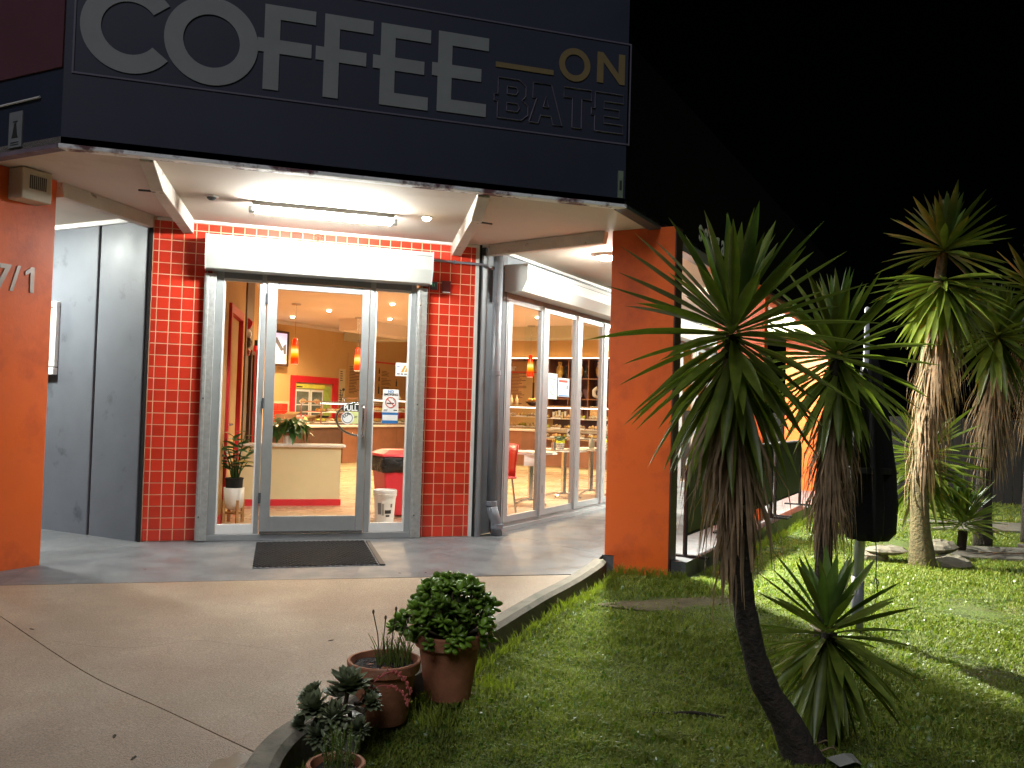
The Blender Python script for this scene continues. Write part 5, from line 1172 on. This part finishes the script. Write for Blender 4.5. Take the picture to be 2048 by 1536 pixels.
ck = curve_pts([(-.95, 5.35, G(-.95, 5.35)+.0006), (-.55, 5.15, G(0, 5.15)+.0006), (-.2, 5.22, G(0, 5.22)+.0006), (.12, 5.05, G(0, 5.05)+.0006), (.35, 4.86, G(0, 4.86)+.0006)], 8)
cb = MB(); Rk = random.Random(3)
for i_ in range(len(ck)-1):
    a_, b_ = ck[i_], ck[i_+1]; jx, jy = Rk.uniform(-.008, .008), Rk.uniform(-.008, .008); ck[i_+1] = Vector((b_.x+jx, b_.y+jy, b_.z))
    w_ = .0012; cb.add([(a_.x, a_.y-w_, G(0, a_.y)+.0012), (ck[i_+1].x, ck[i_+1].y-w_, G(0, ck[i_+1].y)+.0012), (ck[i_+1].x, ck[i_+1].y+w_, G(0, ck[i_+1].y)+.0012), (a_.x, a_.y+w_, G(0, a_.y)+.0012)], [(0, 1, 2, 3)])
struct("driveway_crack", cb, 'soil')
# back fence
fn = thing("back_fence", "dim dark paling fence at the far end of the lawn", "fence", (9.0, 15.8, -.35), -.55)
for k in range(90): obj("paling", MB().box(-.07, .07, 0, .02, 0, 1.75+.02*(k % 3)), 'fence', fn, loc=(k*.15-1, 0, 0)) if k == 0 else put("paling", bpy.data.objects["paling"].data, fn, (k*.15-1, 0, 0))
obj("rail", MB().box(-1.1, 12.6, .021, .07, .4, .49).box(-1.1, 12.6, .021, .07, 1.3, 1.39), 'fence', fn)

# terracotta pots and succulents
def pot_prof(rb, rt_, h, lip=.012, band=.05):
    return [(rb, 0), (rt_-.012-(rt_-rb)*band/h, h-band-.004), (rt_-.006, h-band), (rt_, h-.006), (rt_-.004, h), (rt_-.016, h), (rt_-.024, h-.035), (.0001, h-.030)]
def terra(name, label, x, y, z0, rb, rt_, h, mt='terra', band=.05, cat="plant pot"):
    o = thing(name, label, cat, (x, y, z0), 0, "potted plants beside the kerb")
    obj("pot", MB().lathe(pot_prof(rb, rt_, h, band=band), n=44), mt, o)
    pr = o.children[0]
    for p in pr.data.polygons: p.use_smooth = len(p.vertices) == 4
    em = pr.modifiers.new("e", 'EDGE_SPLIT'); em.split_angle = math.radians(35)
    sb_m = MB(); n = 18; ri = rt_-.026
    vs = [(0, 0, h-.026)]; fs = []
    for j in range(1, 6):
        for k in range(n): vs.append((ri*j/5*math.cos(2*PI*k/n), ri*j/5*math.sin(2*PI*k/n), h-.030+rnd.uniform(-.006, .008)))
    for k in range(n): fs.append((0, 1+k, 1+(k+1) % n))
    for j in range(4):
        for k in range(n): fs.append((1+j*n+k, 1+(j+1)*n+k, 1+(j+1)*n+(k+1) % n, 1+j*n+(k+1) % n))
    obj("soil", sb_m.add(vs, fs), 'soil', o)
    return o
jp = terra("jade_plant", "large jade plant in the tallest terracotta pot on the grass edge", 1.088, 4.44, -.20, .118, .182, .335, band=.065, cat="potted plant")
b = MB(); jl_ = []
vs = []; fs = []
for (z_, s_) in ((.0, 1), (.006, .9), (-.006, .9)):
    pass
def jade_leaf():
    n = 10; vs = []
    ol = []
    for k in range(n):
        a = 2*PI*k/n; x = .022-.022*math.cos(a); wdt = .017*math.sin(a)*(.55+.45*min(1, x/.030)); ol.append((x, wdt))
    vs = [(x, y, 0.0015) for x, y in ol]; vs += [(.022+(x-.022)*.6, y*.6, .0055) for x, y in ol]; vs += [(.022+(x-.022)*.6, y*.6, -.0035) for x, y in ol]
    fs = [(k, (k+1) % n, n+(k+1) % n, n+k) for k in range(n)]+[((k+1) % n, k, 2*n+k, 2*n+(k+1) % n) for k in range(n)]+[tuple(range(n, 2*n)), tuple(range(3*n-1, 2*n-1, -1))]
    return MB().add(vs, fs).mesh("leaf", M['jade'], True)
JL = jade_leaf(); RJ = random.Random(11); sm = MB(); cnt = 0
tips = []
for k in range(84):
    az = k*2.4+RJ.uniform(-.3, .3); u = (k+.5)/84; el = HE(-18)+(HE(88)-HE(-18))*(u**1.1)
    rx = .245*RJ.uniform(.80, 1.06); d = sph(az, el); p = Vector((d.x*rx*1.02, d.y*rx*.9, .37+d.z*.235*RJ.uniform(.85, 1.08)))
    tips.append(p); sm.tube([(RJ.uniform(-.03, .03), RJ.uniform(-.03, .03), .30), (p.x*.45, p.y*.45, .30+(p.z-.30)*.35), tuple(p)], [.012, .008, .004], 6)
for k in range(34):
    d = sph(RJ.uniform(0, 2*PI), RJ.uniform(-.1, 1.3)); q_ = RJ.uniform(.45, .8); tips.append(Vector((d.x*.24*q_, d.y*.22*q_, .34+d.z*.24*q_)))
tips.append(Vector((-.30, .02, .365))); sm.tube([(0, 0, .31), (-.17, .0, .33), (-.30, .02, .36)], [.01, .008, .005], 6)
tips.append(Vector((-.28, .0, .40)))
obj("stem", sm, 'stem', jp, smooth=True)
extra = MB(); jlv = [tuple(v.co) for v in JL.vertices]; jlf = [tuple(p_.vertices) for p_ in JL.polygons]
RJ.shuffle(tips); nl = 0
for p in tips:
    out = Vector((p.x, p.y, (p.z-.30)*1.1)).normalized()
    for q in range(6):
        a = q*1.05+RJ.uniform(-.2, .2); tang = (out.cross(Vector((0, 0, 1)) if abs(out.z) < .9 else Vector((1, 0, 0)))).normalized(); bt = out.cross(tang)
        d = out*RJ.uniform(.2, 1.1)+(tang*math.cos(a)+bt*math.sin(a))*.9; e_ = orient(d, RJ.uniform(-.9, .9)); sc_ = RJ.uniform(.95, 1.5); at = p-out*.010*(q % 3)
        if nl < 290: put("leaf", JL, jp, at, e_, (sc_,)*3); nl += 1
        else: extra.add(jlv, jlf, Matrix.LocRotScale(at, e_, Vector((sc_,)*3)))
eo = obj("leaf_mass", extra, 'jade', jp, smooth=True); eo['kind'] = 'stuff'
bp_ = terra("reed_pot", "wide terracotta bowl of dark soil with thin reeds", .707, 4.19, -.205, .115, .178, .29, band=.05, cat="potted plant")
rb_ = MB()
for k in range(85):
    a = rnd.uniform(0, 2*PI); r = .09*math.sqrt(rnd.random()); x, y = .05+r*math.cos(a), r*math.sin(a)*.7; h = rnd.uniform(.06, .16); l = rnd.uniform(-.05, .06)
    rb_.tube([(x, y, .262), (x+l*.3, y, .262+h*.6), (x+l, y+rnd.uniform(-.03, .03), .262+h)], [.0022, .0018, .0008], 4)
obj("reeds", rb_, 'reed', bp_)['kind'] = 'stuff'
sk = MB()
for (x, l, h) in ((-.02, -.04, .25), (-.01, .01, .22), (.03, .02, .26), (.05, .06, .2)):
    sk.tube([(x, 0, .262), (x+l*.4, 0, .262+h*.6), (x+l, 0, .262+h)], .0025, 4).ellip((x+l, 0, .262+h+.006), (.006, .006, .012), 6, 4)
obj("seed_stalks", sk, 'stem', bp_)['kind'] = 'stuff'
# echeverias
sp_ = thing("succulent_pot", "pale pot crowded with grey green echeveria rosettes", "potted plant", (.475, 3.885, -.215), 0, "potted plants beside the kerb")
obj("pot", MB().lathe([(.085, 0), (.100, .145), (.107, .145), (.107, .165), (.095, .165), (.09, .15), (.0001, .15)], n=36), 'potw', sp_)
EL = leaf_mesh("leaf", .075, .036, 'eche', -.28, .25, 6, 2.6, .6); ELv = [tuple(v.co) for v in EL.vertices]; ELf = [tuple(p_.vertices) for p_ in EL.polygons]; emass = MB(); ecount = [0]
sol = None
def rosette(c, r, tilt, n=54):
    c = Vector(c); tl_ax = Vector(tilt).normalized(); q_ = Vector((0, 0, 1)).rotation_difference(tl_ax)
    for k in range(n):
        u = k/n; el = HE(5)+HE(72)*u**1.2; az = k*2.39996; d = q_ @ sph(az, el); s_ = r/.075*(1-.62*u)
        if ecount[0] < 280: put("leaf", EL, sp_, c+tl_ax*(.012*u), orient(d), (s_, s_*1.05, s_)); ecount[0] += 1
        else: emass.add(ELv, ELf, Matrix.LocRotScale(c+tl_ax*(.012*u), orient(d), Vector((s_, s_*1.05, s_))))
for c, r, t in (((.02, -.04, .285), .112, (.05, -.40, 1)), ((-.125, -.05, .205), .090, (-.5, -.55, .8)), ((-.045, -.11, .185), .085, (-.1, -.9, .6)), ((.11, -.06, .215), .070, (.6, -.5, .7)), ((-.13, .05, .225), .08, (-.6, .1, .8)), ((.05, -.135, .135), .065, (.3, -.9, .4)), ((.12, .05, .225), .07, (.7, .2, .8)), ((-.11, -.13, .12), .07, (-.4, -.9, .3)), ((-.01, .03, .22), .09, (0, .2, 1)), ((-.175, -.02, .13), .065, (-.9, -.3, .3))):
    rosette(c, r, t); obj("stem", MB().tube([(c[0]*.5, c[1]*.5, .19), (c[0]*.8, c[1]*.8, c[2]-.04), (c[0], c[1], c[2])], .010, 6), 'stem', sp_)
eo = obj("leaf_mass", emass, 'eche', sp_, smooth=True); eo['kind'] = 'stuff'
for P in ([(.06, -.06, .22), (.14, -.02, .30), (.22, .0, .33), (.27, -.01, .30), (.30, -.02, .24)], [(.10, -.02, .26), (.19, -.0, .27), (.26, -.01, .24), (.29, -.03, .19)], [(.02, -.1, .16), (-.05, -.13, .12)]):
    cp = curve_pts(P, 5); fs_ = MB().tube(cp, .003, 5)
    for p in cp[6:]:
        for q in range(3): fs_.ellip((p.x+rnd.uniform(-.01, .01), p.y+rnd.uniform(-.01, .01), p.z+rnd.uniform(-.008, .01)), (.005, .005, .007), 5, 3)
    obj("flower_stem", fs_, 'pinkst', sp_)
lp_ = terra("low_pot", "small terracotta pot of feathery green seedlings at the bottom edge", .405, 3.435, -.26, .075, .115, .175, band=.03, cat="potted plant")
fb = MB(); RF = random.Random(8)
for k in range(26):
    a = RF.uniform(0, 2*PI); r = .06*math.sqrt(RF.random()); x, y = .01+r*math.cos(a), r*math.sin(a); h = RF.uniform(.10, .20); l = RF.uniform(-.03, .03)
    P = [Vector((x, y, .14)), Vector((x+l*.5, y, .14+h*.55)), Vector((x+l, y, .14+h))]; fb.tube(P, [.002, .0015, .0008], 4)
    for q in range(16):
        u = .25+.75*q/16; p = P[0].lerp(P[2], u); d = sph(RF.uniform(0, 2*PI), RF.uniform(.1, .9))*.022*(1.2-u*.5)
        s1 = d.cross(Vector((0, 0, 1))).normalized()*.0022; fb.add([tuple(p-s1), tuple(p+s1), tuple(p+d)], [(0, 1, 2)])
obj("seedlings", fb, 'reed', lp_)['kind'] = 'stuff'
for k, (x, y, z) in enumerate(((-.02, .03, .33), (.03, .02, .29), (-.05, .0, .28))):
    obj("stem", MB().tube([(x*.5, y*.5, .14), (x, y, z)], .003, 5), 'reed', lp_)
    for q in range(5): put("leaf", EL, lp_, (x, y, z-.02*q), orient(sph(q*2.2+k, .5)), (.42, .42, .42))
lw_lamp = globe(P1+Ld*1.35+Ln*1.0, "round ceiling lamp under the left side soffit, behind the left pier", 1)
globe(P1+Ld*4.6+Ln*1.0, "added unseen round ceiling lamp farther along the left side soffit", 1)  # extra lamp out of view, added to light the grey wall
